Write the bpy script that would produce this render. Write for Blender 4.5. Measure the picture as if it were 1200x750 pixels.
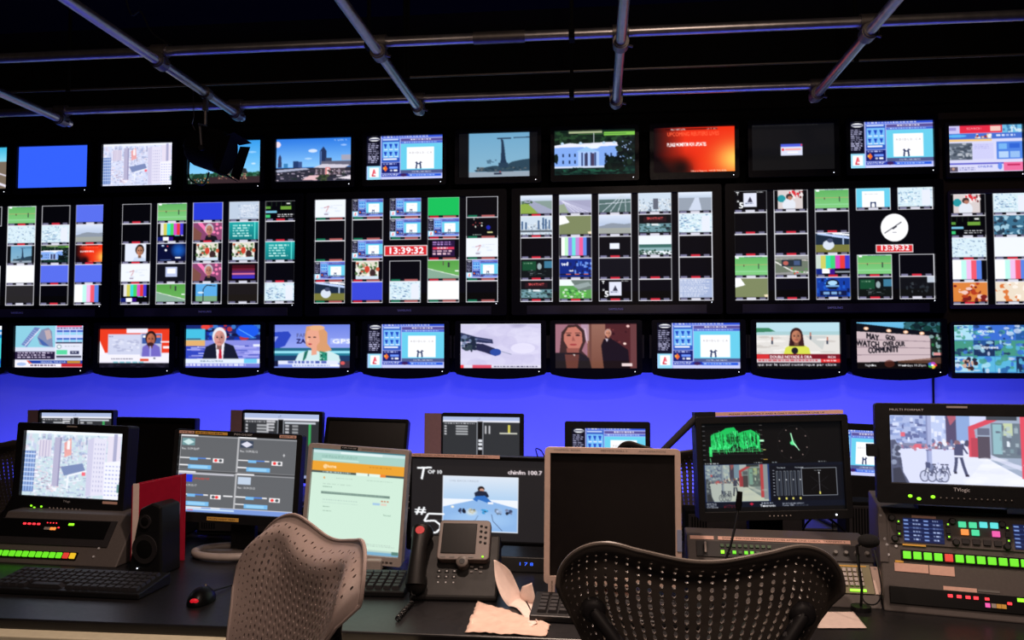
import bpy, math, random
import numpy as np
from mathutils import Vector, Matrix, Euler

for o in list(bpy.data.objects): bpy.data.objects.remove(o)
scene = bpy.context.scene
COL = scene.collection
R = math.radians

# ---------------------------------------------------------------- camera
F = 932.0
YAW, PITCH = R(6.0), R(2.64)
CAM = Vector((0, 0, 1.40))
cd = bpy.data.cameras.new('camera'); cam = bpy.data.objects.new('camera', cd); COL.objects.link(cam)
cam.location = CAM; cam.rotation_euler = (R(90) + PITCH, 0, YAW)
cd.sensor_width = 36; cd.lens = F / 1200 * 36; cd.clip_start = .05
scene.camera = cam
FW = Vector((-math.sin(YAW) * math.cos(PITCH), math.cos(YAW) * math.cos(PITCH), math.sin(PITCH)))
RT = Vector((math.cos(YAW), math.sin(YAW), 0)); UP = RT.cross(FW)

def at(px, py, Y):
    """the point of the plane y = Y seen at a place of the photograph (used to measure the room)"""
    d = FW * F + RT * (px - 600) + UP * (375 - py)
    return CAM + d * (Y / d.y)

def at_z(px, py, z):
    d = FW * F + RT * (px - 600) + UP * (375 - py)
    return CAM + d * ((z - CAM.z) / d.z)

# ---------------------------------------------------------------- world, lamps, exposure
w = bpy.data.worlds.new('world'); scene.world = w; w.use_nodes = True
w.node_tree.nodes['Background'].inputs[0].default_value = (.5, .55, .8, 1)
w.node_tree.nodes['Background'].inputs[1].default_value = .01
scene.view_settings.view_transform = 'Standard'; scene.view_settings.look = 'None'
scene.view_settings.exposure = 0; scene.view_settings.gamma = 1
scene.view_settings.use_curve_mapping = False

def lamp(name, kind, loc, target, power, col, **kw):
    l = bpy.data.lights.new(name, kind); l.energy = power; l.color = col
    for k, v in kw.items(): setattr(l, k, v)
    o = bpy.data.objects.new(name, l); COL.objects.link(o); o.location = loc
    o.rotation_euler = (Vector(target) - Vector(loc)).to_track_quat('-Z', 'Y').to_euler()
    return o
WARM = (1, .74, .60)
lamp('desk_downlight', 'SPOT', (-.35, 1.45, 2.95), (-.35, 1.95, .76), 105, WARM, spot_size=R(92), spot_blend=.6, shadow_soft_size=.05)
lamp('desk_downlight', 'SPOT', (1.25, 1.35, 2.95), (1.15, 1.95, .76), 80, WARM, spot_size=R(92), spot_blend=.6, shadow_soft_size=.05)
lamp('room_fill', 'AREA', (.5, -.6, 2.8), (.2, 2.4, .9), 13, WARM, shape='RECTANGLE', size=.7, size_y=.5)
lamp('room_fill', 'AREA', (-1.6, -.3, 3.0), (-1.3, 2.4, .9), 5, WARM, shape='RECTANGLE', size=.6, size_y=.4)
lamp('desk_downlight', 'SPOT', (-.15, 2.6, 2.95), (-.15, 1.42, 1.05), 230, WARM, spot_size=R(44), spot_blend=.5, shadow_soft_size=.04)
lamp('room_fill', 'AREA', (.6, .1, 3.38), (.2, 3.3, 2.75), 13, WARM, shape='RECTANGLE', size=.5, size_y=.08)  # unseen fill lamp added under the ceiling to brighten the pipes
BLUE = (.09, .11, 1.0)
for i, (bx, bp) in enumerate([(-3.6, 42), (-2.25, 60), (-.9, 64), (.45, 70), (1.8, 76)]):
    lamp('wall_wash', 'AREA', (bx, 4.05, .34), (bx, 4.75, .96), bp * .262, BLUE, shape='RECTANGLE', size=1.3, size_y=.08)

# ---------------------------------------------------------------- helpers
_m = {}
def s2l(c): return tuple((x / 12.92 if x <= .04045 else ((x + .055) / 1.055) ** 2.4) for x in c)
def rgb(*c): return s2l([x / 255 for x in c])
def mat(name, col, rough=.5, metal=0., spec=.5, emit=None, es=0., grain=.06, scale=60., bump=0., coat=0.):
    """procedural Principled material with slight noise in colour and roughness"""
    if name in _m: return _m[name]
    m = bpy.data.materials.new(name); m.use_nodes = True; _m[name] = m
    nt = m.node_tree; b = nt.nodes['Principled BSDF']
    b.inputs['Metallic'].default_value = metal; b.inputs['Specular IOR Level'].default_value = spec
    b.inputs['Coat Weight'].default_value = coat
    tc = nt.nodes.new('ShaderNodeTexCoord'); nz = nt.nodes.new('ShaderNodeTexNoise')
    nz.inputs['Scale'].default_value = scale; nz.inputs['Detail'].default_value = 4
    nt.links.new(tc.outputs['Object'], nz.inputs['Vector'])
    mx = nt.nodes.new('ShaderNodeMix'); mx.data_type = 'RGBA'
    mx.inputs[6].default_value = (*[max(0, c * (1 - grain * 2)) for c in col], 1)
    mx.inputs[7].default_value = (*[min(1, c * (1 + grain * 2)) for c in col], 1)
    nt.links.new(nz.outputs['Fac'], mx.inputs[0]); nt.links.new(mx.outputs[2], b.inputs['Base Color'])
    mr = nt.nodes.new('ShaderNodeMapRange'); mr.inputs[3].default_value = max(0, rough - .05); mr.inputs[4].default_value = min(1, rough + .05)
    nt.links.new(nz.outputs['Fac'], mr.inputs[0]); nt.links.new(mr.outputs[0], b.inputs['Roughness'])
    if bump:
        bp = nt.nodes.new('ShaderNodeBump'); bp.inputs['Strength'].default_value = bump; bp.inputs['Distance'].default_value = .002
        nt.links.new(nz.outputs['Fac'], bp.inputs['Height']); nt.links.new(bp.outputs[0], b.inputs['Normal'])
    if emit:
        b.inputs['Emission Color'].default_value = (*emit, 1); b.inputs['Emission Strength'].default_value = es
        m.cycles.emission_sampling = 'NONE'
    return m
def glow(name, c, s=1.5): return mat(name, tuple(x * .3 for x in rgb(*c)), .4, emit=rgb(*c), es=s)

class MB:
    """collects shapes; build() links them as one mesh object"""
    def __init__(s, M=None): s.v = []; s.f = []; s.M = M or Matrix()
    def add(s, vs, fs):
        n = len(s.v); s.v += [tuple(s.M @ Vector(p)) for p in vs]; s.f += [tuple(i + n for i in f) for f in fs]
        return s
    def box(s, x0, y0, z0, x1, y1, z1):
        vs = [(x, y, z) for z in (z0, z1) for y in (y0, y1) for x in (x0, x1)]
        return s.add(vs, [(0, 2, 3, 1), (4, 5, 7, 6), (0, 1, 5, 4), (2, 6, 7, 3), (0, 4, 6, 2), (1, 3, 7, 5)])
    def prism(s, pts, y0, y1):
        """outline in x,z (counter-clockwise seen from -y) extruded along y"""
        n = len(pts)
        vs = [(x, y0, z) for x, z in pts] + [(x, y1, z) for x, z in pts]
        return s.add(vs, [tuple(range(n)), tuple(range(2 * n - 1, n - 1, -1))] + [(i, i + n, (i + 1) % n + n, (i + 1) % n) for i in range(n)])
    def prism_x(s, pts, x0, x1):
        """outline in y,z extruded along x"""
        n = len(pts)
        vs = [(x0, y, z) for y, z in pts] + [(x1, y, z) for y, z in pts]
        return s.add(vs, [tuple(range(n)), tuple(range(2 * n - 1, n - 1, -1))] + [(i, i + n, (i + 1) % n + n, (i + 1) % n) for i in range(n)])
    def tube(s, pts, r, n=12, cap=True):
        pts = [Vector(p) for p in pts]; k = len(pts); rr = r if hasattr(r, '__len__') else [r] * k
        vs = []; fs = []; prev = None
        for i, p in enumerate(pts):
            t = (pts[min(i + 1, k - 1)] - pts[max(i - 1, 0)]).normalized()
            if prev is None:
                a = t.orthogonal().normalized()
            else:
                a = (prev - t * prev.dot(t)).normalized()
            prev = a; b = t.cross(a)
            vs += [tuple(p + (a * math.cos(6.28318 * j / n) + b * math.sin(6.28318 * j / n)) * rr[i]) for j in range(n)]
        for i in range(k - 1):
            fs += [(i * n + j, i * n + (j + 1) % n, (i + 1) * n + (j + 1) % n, (i + 1) * n + j) for j in range(n)]
        if cap: fs += [tuple(range(n - 1, -1, -1)), tuple((k - 1) * n + j for j in range(n))]
        return s.add(vs, fs)
    def ball(s, c, r, n=14, sc=(1, 1, 1)):
        vs = []; fs = []; m = n // 2 + 1
        for i in range(m + 1):
            a = math.pi * i / m
            for j in range(n):
                b = 2 * math.pi * j / n
                vs.append((c[0] + r * sc[0] * math.sin(a) * math.cos(b), c[1] + r * sc[1] * math.sin(a) * math.sin(b), c[2] + r * sc[2] * math.cos(a)))
        for i in range(m):
            for j in range(n): fs.append((i * n + j, (i + 1) * n + j, (i + 1) * n + (j + 1) % n, i * n + (j + 1) % n))
        return s.add(vs, fs)
    def frame(s, outer, rect, y0, y1):
        """plate whose outline is a convex polygon (x,z) with a rectangular opening"""
        x0, z0, x1, z1 = rect; cx, cz = (x0 + x1) / 2, (z0 + z1) / 2
        def ang(p): return math.atan2(p[1] - cz, p[0] - cx)
        A = sorted({round(ang(p), 5) for p in list(outer) + [(x0, z0), (x1, z0), (x1, z1), (x0, z1)]})
        def hit(poly, a):
            dx, dz = math.cos(a), math.sin(a); best = None
            for i in range(len(poly)):
                p, q = poly[i], poly[(i + 1) % len(poly)]
                ex, ez = q[0] - p[0], q[1] - p[1]; D = dx * ez - dz * ex
                if abs(D) < 1e-12: continue
                t = ((p[0] - cx) * ez - (p[1] - cz) * ex) / D; u = ((p[0] - cx) * dz - (p[1] - cz) * dx) / D
                if t > 0 and -1e-4 <= u <= 1 + 1e-4: best = t if best is None else max(best, t)
            return (cx + dx * best, cz + dz * best)
        rc = [(x0, z0), (x1, z0), (x1, z1), (x0, z1)]
        o = [hit(outer, a) for a in A]; i_ = [hit(rc, a) for a in A]; n = len(A)
        vs = [(p[0], y, p[1]) for y in (y0, y1) for ring in (o, i_) for p in ring]
        fs = []
        for k in range(n):
            l = (k + 1) % n
            fs += [(k, l, n + l, n + k), (2 * n + k, 3 * n + k, 3 * n + l, 2 * n + l), (k, 2 * n + k, 2 * n + l, l), (n + k, n + l, 3 * n + l, 3 * n + k)]
        return s.add(vs, fs)
    def build(s, name, m, parent=None, bevel=0., smooth=False, label=None):
        me = bpy.data.meshes.new(name); me.from_pydata(s.v, [], s.f); me.materials.append(m); me.update()
        import bmesh
        bm = bmesh.new(); bm.from_mesh(me); bmesh.ops.recalc_face_normals(bm, faces=bm.faces); bm.to_mesh(me); bm.free()
        if smooth:
            for p in me.polygons: p.use_smooth = True
            me.set_sharp_from_angle(angle=R(40))
        o = bpy.data.objects.new(name, me); COL.objects.link(o); o.parent = parent
        if bevel:
            md = o.modifiers.new('bevel', 'BEVEL'); md.width = bevel; md.segments = 2; md.limit_method = 'ANGLE'
        if label: o['label'] = label
        return o

def tag(o, label, cat, group=None):
    o['label'] = label; o['category'] = cat
    if group: o['group'] = group
    return o
def thing(name, label, cat, loc=(0, 0, 0), rz=0, group=None):
    o = bpy.data.objects.new(name, None); COL.objects.link(o); o.location = loc; o.rotation_euler = (0, 0, rz)
    o.empty_display_size = .1
    return tag(o, label, cat, group)
def struct(o): o['kind'] = 'structure'; return o
def rrect(x0, z0, x1, z1, r, n=4):
    pts = []
    for cx, cz, a0 in ((x1 - r, z0 + r, -90), (x1 - r, z1 - r, 0), (x0 + r, z1 - r, 90), (x0 + r, z0 + r, 180)):
        for k in range(n + 1):
            a = R(a0 + 90 * k / n); pts.append((cx + r * math.cos(a), cz + r * math.sin(a)))
    return pts
# ---------------------------------------------------------------- painter for what the screens show
_tt = {}
def text_tris(s):
    if s in _tt: return _tt[s]
    cu = bpy.data.curves.new('t', 'FONT'); cu.body = s; cu.resolution_u = 2
    ob = bpy.data.objects.new('t', cu); me = ob.to_mesh(); me.calc_loop_triangles()
    V = np.array([v.co[:2] for v in me.vertices]) if len(me.vertices) else np.zeros((0, 2))
    T = [tuple(t.vertices) for t in me.loop_triangles]
    ob.to_mesh_clear(); bpy.data.objects.remove(ob); bpy.data.curves.remove(cu)
    _tt[s] = (V, T); return _tt[s]

class Cv:
    soft = .7
    """a small picture painted in unit coordinates, (0,0) top left; colours 0-255"""
    def __init__(s, w, h, bg=(0, 0, 0), seed=1):
        s.w, s.h = max(2, int(w)), max(2, int(h)); s.W, s.H = s.w * 2, s.h * 2
        s.a = np.empty((s.H, s.W, 3)); s.a[:] = bg; s.r = random.Random(seed)
    def sl(s, x0, y0, x1, y1):
        return (slice(max(0, round(y0 * s.H)), max(0, min(s.H, round(y1 * s.H)))), slice(max(0, round(x0 * s.W)), max(0, min(s.W, round(x1 * s.W)))))
    def rect(s, x0, y0, x1, y1, c, a=1):
        k = s.sl(x0, y0, x1, y1); s.a[k] = s.a[k] * (1 - a) + np.array(c) * a; return s
    def grad(s, x0, y0, x1, y1, c0, c1, hor=False):
        k = s.sl(x0, y0, x1, y1); h, w = s.a[k].shape[:2]
        if h and w:
            t = np.linspace(0, 1, w)[None, :, None] if hor else np.linspace(0, 1, h)[:, None, None]
            s.a[k] = np.array(c0) * (1 - t) + np.array(c1) * t
        return s
    def _box(s, pts):
        xs = [p[0] * s.W for p in pts]; ys = [p[1] * s.H for p in pts]
        x0, x1 = max(0, int(min(xs))), min(s.W, int(max(xs)) + 2); y0, y1 = max(0, int(min(ys))), min(s.H, int(max(ys)) + 2)
        return x0, y0, x1, y1
    def poly(s, pts, c, a=1):
        x0, y0, x1, y1 = s._box(pts)
        if x1 <= x0 or y1 <= y0: return s
        X, Y = np.meshgrid(np.arange(x0, x1) + .5, np.arange(y0, y1) + .5); m = np.zeros(X.shape, bool)
        P = [(p[0] * s.W, p[1] * s.H) for p in pts]
        for i in range(len(P)):
            (ax, ay), (bx, by) = P[i], P[(i + 1) % len(P)]
            if ay == by: continue
            m ^= ((ay > Y) != (by > Y)) & (X < (bx - ax) * (Y - ay) / (by - ay) + ax)
        g = s.a[y0:y1, x0:x1]; g[m] = g[m] * (1 - a) + np.array(c) * a; return s
    def ell(s, cx, cy, rx, ry, c, a=1, soft=False):
        x0, y0, x1, y1 = s._box([(cx - rx, cy - ry), (cx + rx, cy + ry)])
        if x1 <= x0 or y1 <= y0: return s
        X, Y = np.meshgrid(np.arange(x0, x1) + .5, np.arange(y0, y1) + .5)
        d = ((X / s.W - cx) / rx) ** 2 + ((Y / s.H - cy) / ry) ** 2
        m = np.clip(1 - d, 0, 1) if soft else (d <= 1) * 1.0
        m = (m * a)[..., None]; g = s.a[y0:y1, x0:x1]; g[:] = g * (1 - m) + np.array(c) * m; return s
    def line(s, pts, wd, c, a=1):
        asp = s.W / s.H
        for (ax, ay), (bx, by) in zip(pts, pts[1:]):
            dx, dy = (bx - ax) * asp, by - ay; L = math.hypot(dx, dy) or 1; nx, ny = -dy / L * wd / 2 / asp, dx / L * wd / 2
            s.poly([(ax + nx, ay + ny), (bx + nx, by + ny), (bx - nx, by - ny), (ax - nx, ay - ny)], c, a)
        return s
    def blocks(s, x0, y0, x1, y1, n, cols, sx=(.01, .05), sy=(.01, .05), a=1):
        for _ in range(n):
            x = s.r.uniform(x0, x1); y = s.r.uniform(y0, y1)
            s.rect(x, y, min(x1, x + s.r.uniform(*sx)), min(y1, y + s.r.uniform(*sy)), s.r.choice(cols), a)
        return s
    def blobs(s, x0, y0, x1, y1, n, cols, rx=(.01, .04), ry=(.01, .04), a=1):
        for _ in range(n): s.ell(s.r.uniform(x0, x1), s.r.uniform(y0, y1), s.r.uniform(*rx), s.r.uniform(*ry), s.r.choice(cols), a)
        return s
    def scrib(s, x0, y0, x1, y1, rows, c, fill=.6, full=.8):
        """rows of word-like dashes too small to read"""
        rh = (y1 - y0) / rows
        for i in range(rows):
            x = x0; e = x0 + (x1 - x0) * s.r.uniform(full, 1)
            while x < e:
                wl = s.r.uniform(.15, .5) * rh * 4 * s.H / s.W; s.rect(x, y0 + i * rh, min(e, x + wl), y0 + (i + fill) * rh, c, s.r.uniform(.6, 1)); x += wl + rh * .5 * s.H / s.W
        return s
    def text(s, t, x, y, h, c, w=None, bold=0., skew=0.):
        """x,y the left end of the base line, h the cap height"""
        V, T = text_tris(t)
        if not len(V): return s
        k = h / .69; sx = k * s.H / s.W
        if w: sx = w / V[:, 0].max()
        m = np.zeros((s.H, s.W), bool)
        offs = [(0, 0)] if not bold else [(-bold, 0), (bold, 0), (0, bold), (0, -bold)]
        for ox, oy in offs:
            X = (x + V[:, 0] * sx + ox * h * s.H / s.W) * s.W; Y = (y - V[:, 1] * k + oy * h + V[:, 0] * skew) * s.H
            for a, b, d in T:
                ax, ay, bx, by, dx, dy = X[a], Y[a], X[b], Y[b], X[d], Y[d]
                x0, x1 = max(0, int(min(ax, bx, dx))), min(s.W, int(max(ax, bx, dx)) + 2); y0, y1 = max(0, int(min(ay, by, dy))), min(s.H, int(max(ay, by, dy)) + 2)
                if x1 <= x0 or y1 <= y0: continue
                gx, gy = np.meshgrid(np.arange(x0, x1) + .5, np.arange(y0, y1) + .5)
                e1 = (bx - ax) * (gy - ay) - (by - ay) * (gx - ax); e2 = (dx - bx) * (gy - by) - (dy - by) * (gx - bx); e3 = (ax - dx) * (gy - dy) - (ay - dy) * (gx - dx)
                m[y0:y1, x0:x1] |= ((e1 >= 0) & (e2 >= 0) & (e3 >= 0)) | ((e1 <= 0) & (e2 <= 0) & (e3 <= 0))
        s.a[m] = c; return s
    def blit(s, src, x0, y0, x1, y1):
        k = s.sl(x0, y0, x1, y1); h, w = s.a[k].shape[:2]
        if not h or not w: return s
        A = src.a; fy = A.shape[0] / h; fx = A.shape[1] / w
        if fy > 1.3 or fx > 1.3:     # average down
            ys = np.minimum((np.arange(h * 3) + .5) * fy / 3, A.shape[0] - 1).astype(int); xs = np.minimum((np.arange(w * 3) + .5) * fx / 3, A.shape[1] - 1).astype(int)
            s.a[k] = A[ys][:, xs].reshape(h, 3, w, 3, 3).mean((1, 3))
        else:
            ys = np.minimum((np.arange(h) + .5) * fy, A.shape[0] - 1).astype(int); xs = np.minimum((np.arange(w) + .5) * fx, A.shape[1] - 1).astype(int)
            s.a[k] = A[ys][:, xs]
        return s
    def grainy(s, amt, n=1):
        g = np.random.RandomState(s.r.randint(0, 9999)); s.a += g.normal(0, amt, (s.H, s.W, 1)); return s
    def out(s):
        p = np.pad(s.a, ((1, 1), (1, 1), (0, 0)), 'edge'); k = s.soft
        b = (p[:-2, 1:-1] + p[2:, 1:-1] + p[1:-1, :-2] + p[1:-1, 2:] + p[:-2, :-2] + p[2:, 2:] + p[:-2, 2:] + p[2:, :-2]) / 8
        return np.clip((s.a * (1 - k) + b * k).reshape(s.h, 2, s.w, 2, 3).mean((1, 3)), 0, 255)

def screen_mat():
    if 'lit_screen' in _m: return _m['lit_screen']
    m = bpy.data.materials.new('lit_screen'); m.use_nodes = True; _m['lit_screen'] = m; nt = m.node_tree; b = nt.nodes['Principled BSDF']
    at_ = nt.nodes.new('ShaderNodeAttribute'); at_.attribute_name = 'picture'
    nt.links.new(at_.outputs['Color'], b.inputs['Emission Color']); b.inputs['Emission Strength'].default_value = 1.08
    b.inputs['Base Color'].default_value = (.006, .006, .007, 1); b.inputs['Roughness'].default_value = .5; b.inputs['Specular IOR Level'].default_value = .15
    m.cycles.emission_sampling = 'NONE'; return m

def picture(cv, x0, z0, x1, z1, y, parent, name='screen', M=None, label=None):
    """the lit picture of a display: a flat grid in x,z at depth y"""
    a = cv.out(); h, w = a.shape[:2]
    X, Z = np.meshgrid(x0 + (np.arange(w + 1)) / w * (x1 - x0), z1 - (np.arange(h + 1)) / h * (z1 - z0))
    co = np.stack([X, np.full(X.shape, y), Z], -1).reshape(-1, 3)
    if M is not None: co = co @ np.array(M.to_3x3()).T + np.array(M.translation)
    p = np.pad(a, ((0, 1), (0, 1), (0, 0)), 'edge') / 255
    p = np.where(p <= .04045, p / 12.92, ((p + .055) / 1.055) ** 2.4)
    i = (np.arange(h)[:, None] * (w + 1) + np.arange(w)[None, :]).reshape(-1)
    q = np.stack([i, i + w + 1, i + w + 2, i + 1], -1).reshape(-1).astype(np.int32)
    me = bpy.data.meshes.new(name); me.vertices.add(len(co)); me.vertices.foreach_set('co', co.reshape(-1).astype(np.float32))
    me.loops.add(len(q)); me.loops.foreach_set('vertex_index', q); me.polygons.add(h * w)
    me.polygons.foreach_set('loop_start', np.arange(0, 4 * h * w, 4, dtype=np.int32)); me.update(calc_edges=True)
    ca = me.color_attributes.new('picture', 'FLOAT_COLOR', 'POINT')
    ca.data.foreach_set('color', np.concatenate([p.reshape(-1, 3), np.ones((p.shape[0] * p.shape[1], 1))], 1).reshape(-1).astype(np.float32))
    me.materials.append(screen_mat()); o = bpy.data.objects.new(name, me); COL.objects.link(o); o.parent = parent
    if label: o['label'] = label
    return o

# ---- pictures
WH, BK = (250, 252, 255), (4, 4, 6)
def p_flat(c, w=40, h=24): return Cv(w, h, c)
def p_city(w=130, h=78, tint=0):
    """hazy daylight view over office towers"""
    c = Cv(w, h, (205, 215, 245) if not tint else (190, 215, 225), 5)
    pal = [(235, 238, 252), (180, 190, 225), (150, 165, 210), (215, 205, 225), (120, 130, 175), (240, 240, 255)]
    c.rect(0, 0, 1, .05, (240, 245, 255)); c.blocks(0, .04, 1, .45, 260, pal, (.008, .035), (.015, .09), .75)
    c.blocks(0, .3, 1, 1, 750, pal + [(110, 120, 165), (200, 190, 205), WH], (.006, .035), (.006, .03), .7)
    c.blocks(.05, .5, .4, .95, 60, [(225, 205, 215), (160, 140, 170), (245, 240, 255)], (.01, .05), (.01, .03))
    c.rect(0, .32, .115, .95, (70, 95, 165)); [c.rect(.005 + i * .028, .33, .02 + i * .028, .94, (120, 160, 220)) for i in range(4)]
    [c.rect(0, .36 + i * .07, .115, .375 + i * .07, (205, 220, 250)) for i in range(8)]
    c.rect(.3, .1, .37, .85, (165, 160, 195)); c.rect(.355, .1, .37, .85, (120, 115, 160)); c.rect(.14, .14, .27, .4, (215, 205, 225))
    [c.rect(.15 + i * .03, .15, .16 + i * .03, .4, (170, 160, 195)) for i in range(4)]
    c.poly([(.4, .18), (.47, .1), (.48, .36), (.41, .4)], (240, 130, 120), .8); c.rect(.43, .14, .46, .28, (250, 240, 240))
    c.poly([(.38, .55), (.6, .48), (.64, .62), (.42, .68)], (90, 110, 165)); c.line([(.46, .68), (.46, .88)], .03, (235, 240, 250)); c.line([(.46, .68), (.64, .6)], .03, (235, 240, 250)); c.line([(.46, .78), (.6, .74)], .015, (235, 240, 250))
    c.rect(.6, .62, .635, .67, (245, 70, 90))
    c.poly([(.64, .12), (.7, .08), (.83, .1), (.83, .95), (.65, .98)], (222, 218, 240)); c.poly([(.64, .12), (.7, .08), (.7, .96), (.65, .98)], (196, 192, 224))
    for i in range(11): [c.rect(.715 + j * .028, .17 + i * .07, .725 + j * .028, .2 + i * .07, (165, 165, 205)) for j in range(4)]
    c.rect(.84, .05, .97, .45, (225, 215, 235)); c.rect(.9, .02, .935, .5, (150, 150, 190)); c.poly([(.82, .45), (.99, .42), (1, 1), (.83, 1)], (240, 240, 255))
    for i in range(8): [c.rect(.835 + j * .034, .5 + i * .062, .853 + j * .034, .52 + i * .062, (160, 165, 215)) for j in range(5)]
    c.rect(.96, .78, 1, .9, (70, 120, 120)); c.a = c.a * .78 + np.array((245, 250, 255) if tint else (242, 240, 255)) * .22; return c  # white wash mixed into the colours as painted bloom
def p_stadium_sky():
    c = Cv(112, 66, (60, 150, 235), 8); c.grad(0, 0, 1, .8, (55, 155, 235), (140, 210, 250)); c.ell(.88, .28, .06, .02, (150, 205, 250)); c.ell(.9, .55, .03, .02, (200, 230, 250))
    c.rect(0, .76, 1, 1, (30, 50, 40)); c.blobs(0, .76, 1, .86, 90, [(35, 90, 60), (60, 110, 90), (25, 60, 45)], (.01, .03), (.02, .04))
    c.rect(.3, .84, 1, 1, (55, 40, 45)); c.blobs(.42, .68, .82, .9, 120, [(190, 130, 110), (120, 80, 70), (230, 180, 150), (60, 45, 50)], (.004, .012), (.008, .02))
    c.blobs(.0, .86, .3, .98, 20, [(220, 230, 240), (240, 120, 60)], (.003, .008), (.01, .02)); c.line([(.28, .45), (.28, .75)], .012, (120, 120, 170))
    for k in range(5): c.line([(.42 + .02 * k, .8), (.62 + .03 * k, .5 + .03 * k)], .012, (60, 50, 60))
    c.poly([(.55, .6), (.8, .66), (.82, .76), (.52, .78)], (40, 45, 50)); return c
def p_skyline():
    c = Cv(114, 68, (60, 140, 235), 9); c.grad(0, 0, 1, .66, (45, 120, 225), (140, 200, 250)); c.ell(.49, .29, .06, .04, (210, 225, 250)); c.ell(.02, .13, .04, .07, (240, 220, 235)); c.ell(.43, .47, .05, .02, (170, 210, 250)); c.ell(.9, .17, .04, .02, (150, 190, 250))
    c.text('ATLANTA', .77, .07, .035, (230, 240, 255), .17)
    c.rect(0, .68, 1, 1, (45, 45, 60)); c.poly([(.02, .66), (.03, .43), (.05, .36), (.07, .43), (.075, .66)], (50, 60, 100)); c.rect(.1, .57, .16, .68, (60, 130, 190)); c.rect(.23, .52, .3, .68, (35, 60, 110)); c.rect(.3, .54, .345, .68, (60, 85, 140))
    c.poly([(.585, .62), (.585, .3), (.63, .2), (.67, .3), (.67, .62)], (35, 50, 90)); c.rect(.59, .3, .605, .6, (90, 130, 200)); c.rect(.66, .46, .74, .6, (60, 70, 100)); c.rect(.87, .4, 1, .52, (165, 165, 185))
    c.rect(.6, .54, 1, .66, (100, 100, 120)); c.poly([(0, .72), (.4, .68), (.45, .72), (0, .78)], (170, 175, 200)); c.poly([(.5, .68), (.62, .6), (.98, .63), (.9, .72)], (210, 205, 220)); c.rect(.52, .7, .92, .86, (70, 60, 70)); [c.rect(.53 + i * .06, .72, .55 + i * .06, .84, (160, 140, 150)) for i in range(6)]
    c.rect(.66, .68, .72, .86, (225, 140, 140)); c.rect(.68, .7, .7, .86, (250, 225, 225)); c.blocks(0, .74, 1, .98, 120, [(35, 50, 45), (70, 65, 80), (150, 140, 160), (30, 35, 40), (215, 200, 215)], (.01, .05), (.01, .03)); c.poly([(.35, .96), (.45, .86), (.6, .86), (.55, .97)], (230, 190, 195))
    c.blobs(.55, .86, .7, .98, 20, [(40, 55, 40), (70, 80, 55)], (.01, .03), (.02, .04)); c.poly([(.8, .93), (1, .88), (1, .97)], (235, 225, 235)); return c
def p_webnews(w=130, h=80, b=1.0):
    """the blue page of a news site with an advertisement"""
    c = Cv(w, h, (175, 185, 245), 3); c.rect(0, 0, .185, .68, (12, 12, 30)); c.ell(.1, .07, .07, .045, WH); c.rect(.04, .055, .16, .085, (60, 60, 90)); c.scrib(.02, .16, .165, .63, 11, (205, 205, 240), .5, .7)
    c.rect(.01, .68, .185, 1, (150, 215, 240)); c.rect(.04, .72, .16, .94, WH); c.line([(.1, .76), (.085, .86), (.075, .9)], .03, (225, 60, 80)); c.line([(.1, .76), (.115, .86)], .03, (235, 110, 120)); c.rect(.07, .895, .12, .92, (200, 50, 70))
    c.rect(.2, .0, 1, .05, (55, 85, 210)); c.scrib(.22, .01, .95, .045, 1, (225, 230, 255), .8); c.rect(.45, .07, 1, .13, (90, 80, 150)); c.scrib(.58, .08, .9, .115, 1, WH, .8); c.rect(.45, .14, 1, .18, (60, 95, 205)); c.scrib(.47, .145, .95, .175, 1, (190, 210, 255), .8)
    c.rect(.2, .06, .44, .6, (50, 90, 190)); c.rect(.21, .07, .42, .1, (200, 215, 250)); c.rect(.21, .14, .43, .5, (120, 190, 245))
    for i in range(2):
        for j in range(3): c.poly([(.225 + j * .07, .18 + i * .18), (.27 + j * .07, .18 + i * .18), (.25 + j * .07, .3 + i * .18)], (30, 70, 190)); c.rect(.23 + j * .07, .3 + i * .16, .275 + j * .07, .32 + i * .16, (235, 245, 255))
    c.rect(.22, .51, .4, .55, (235, 240, 255)); c.rect(.2, .61, .44, .85, (20, 30, 110)); c.poly([(.22, .75), (.25, .67), (.28, .75), (.25, .82)], (240, 110, 50)); c.rect(.22, .71, .24, .76, (255, 190, 70)); c.rect(.3, .7, .41, .75, (110, 150, 250)); c.scrib(.31, .77, .41, .83, 1, WH, .7); c.scrib(.22, .625, .42, .665, 1, (200, 210, 255), .8)
    c.rect(.45, .19, 1, .79, (105, 205, 235)); c.rect(.53, .27, .89, .76, WH); c.text('A D I D L D - C A', .56, .42, .045, (165, 155, 160), .3)
    c.line([(.655, .76), (.665, .62)], .03, (30, 45, 90)); c.line([(.715, .76), (.705, .62)], .03, (30, 45, 90)); c.line([(.655, .65), (.715, .65)], .03, (30, 45, 90)); c.line([(.645, .63), (.665, .6)], .02, (60, 60, 90)); c.line([(.705, .6), (.73, .63)], .02, (60, 60, 90))
    c.rect(.45, .79, 1, .87, (80, 90, 140)); c.text('COMPUTER NEWS', .6, .845, .035, WH, .25); c.rect(.2, .86, .55, .93, (35, 55, 170)); c.scrib(.21, .87, .44, .92, 2, WH, .7); c.ell(.49, .9, .04, .035, (60, 30, 90)); c.rect(.55, .88, .98, .94, (40, 90, 220)); c.scrib(.57, .895, .9, .925, 1, (190, 215, 255), .8); c.rect(.2, .94, 1, 1, (200, 205, 250))
    if b != 1: c.a = 255 - (255 - c.a) * b
    return c
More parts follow.
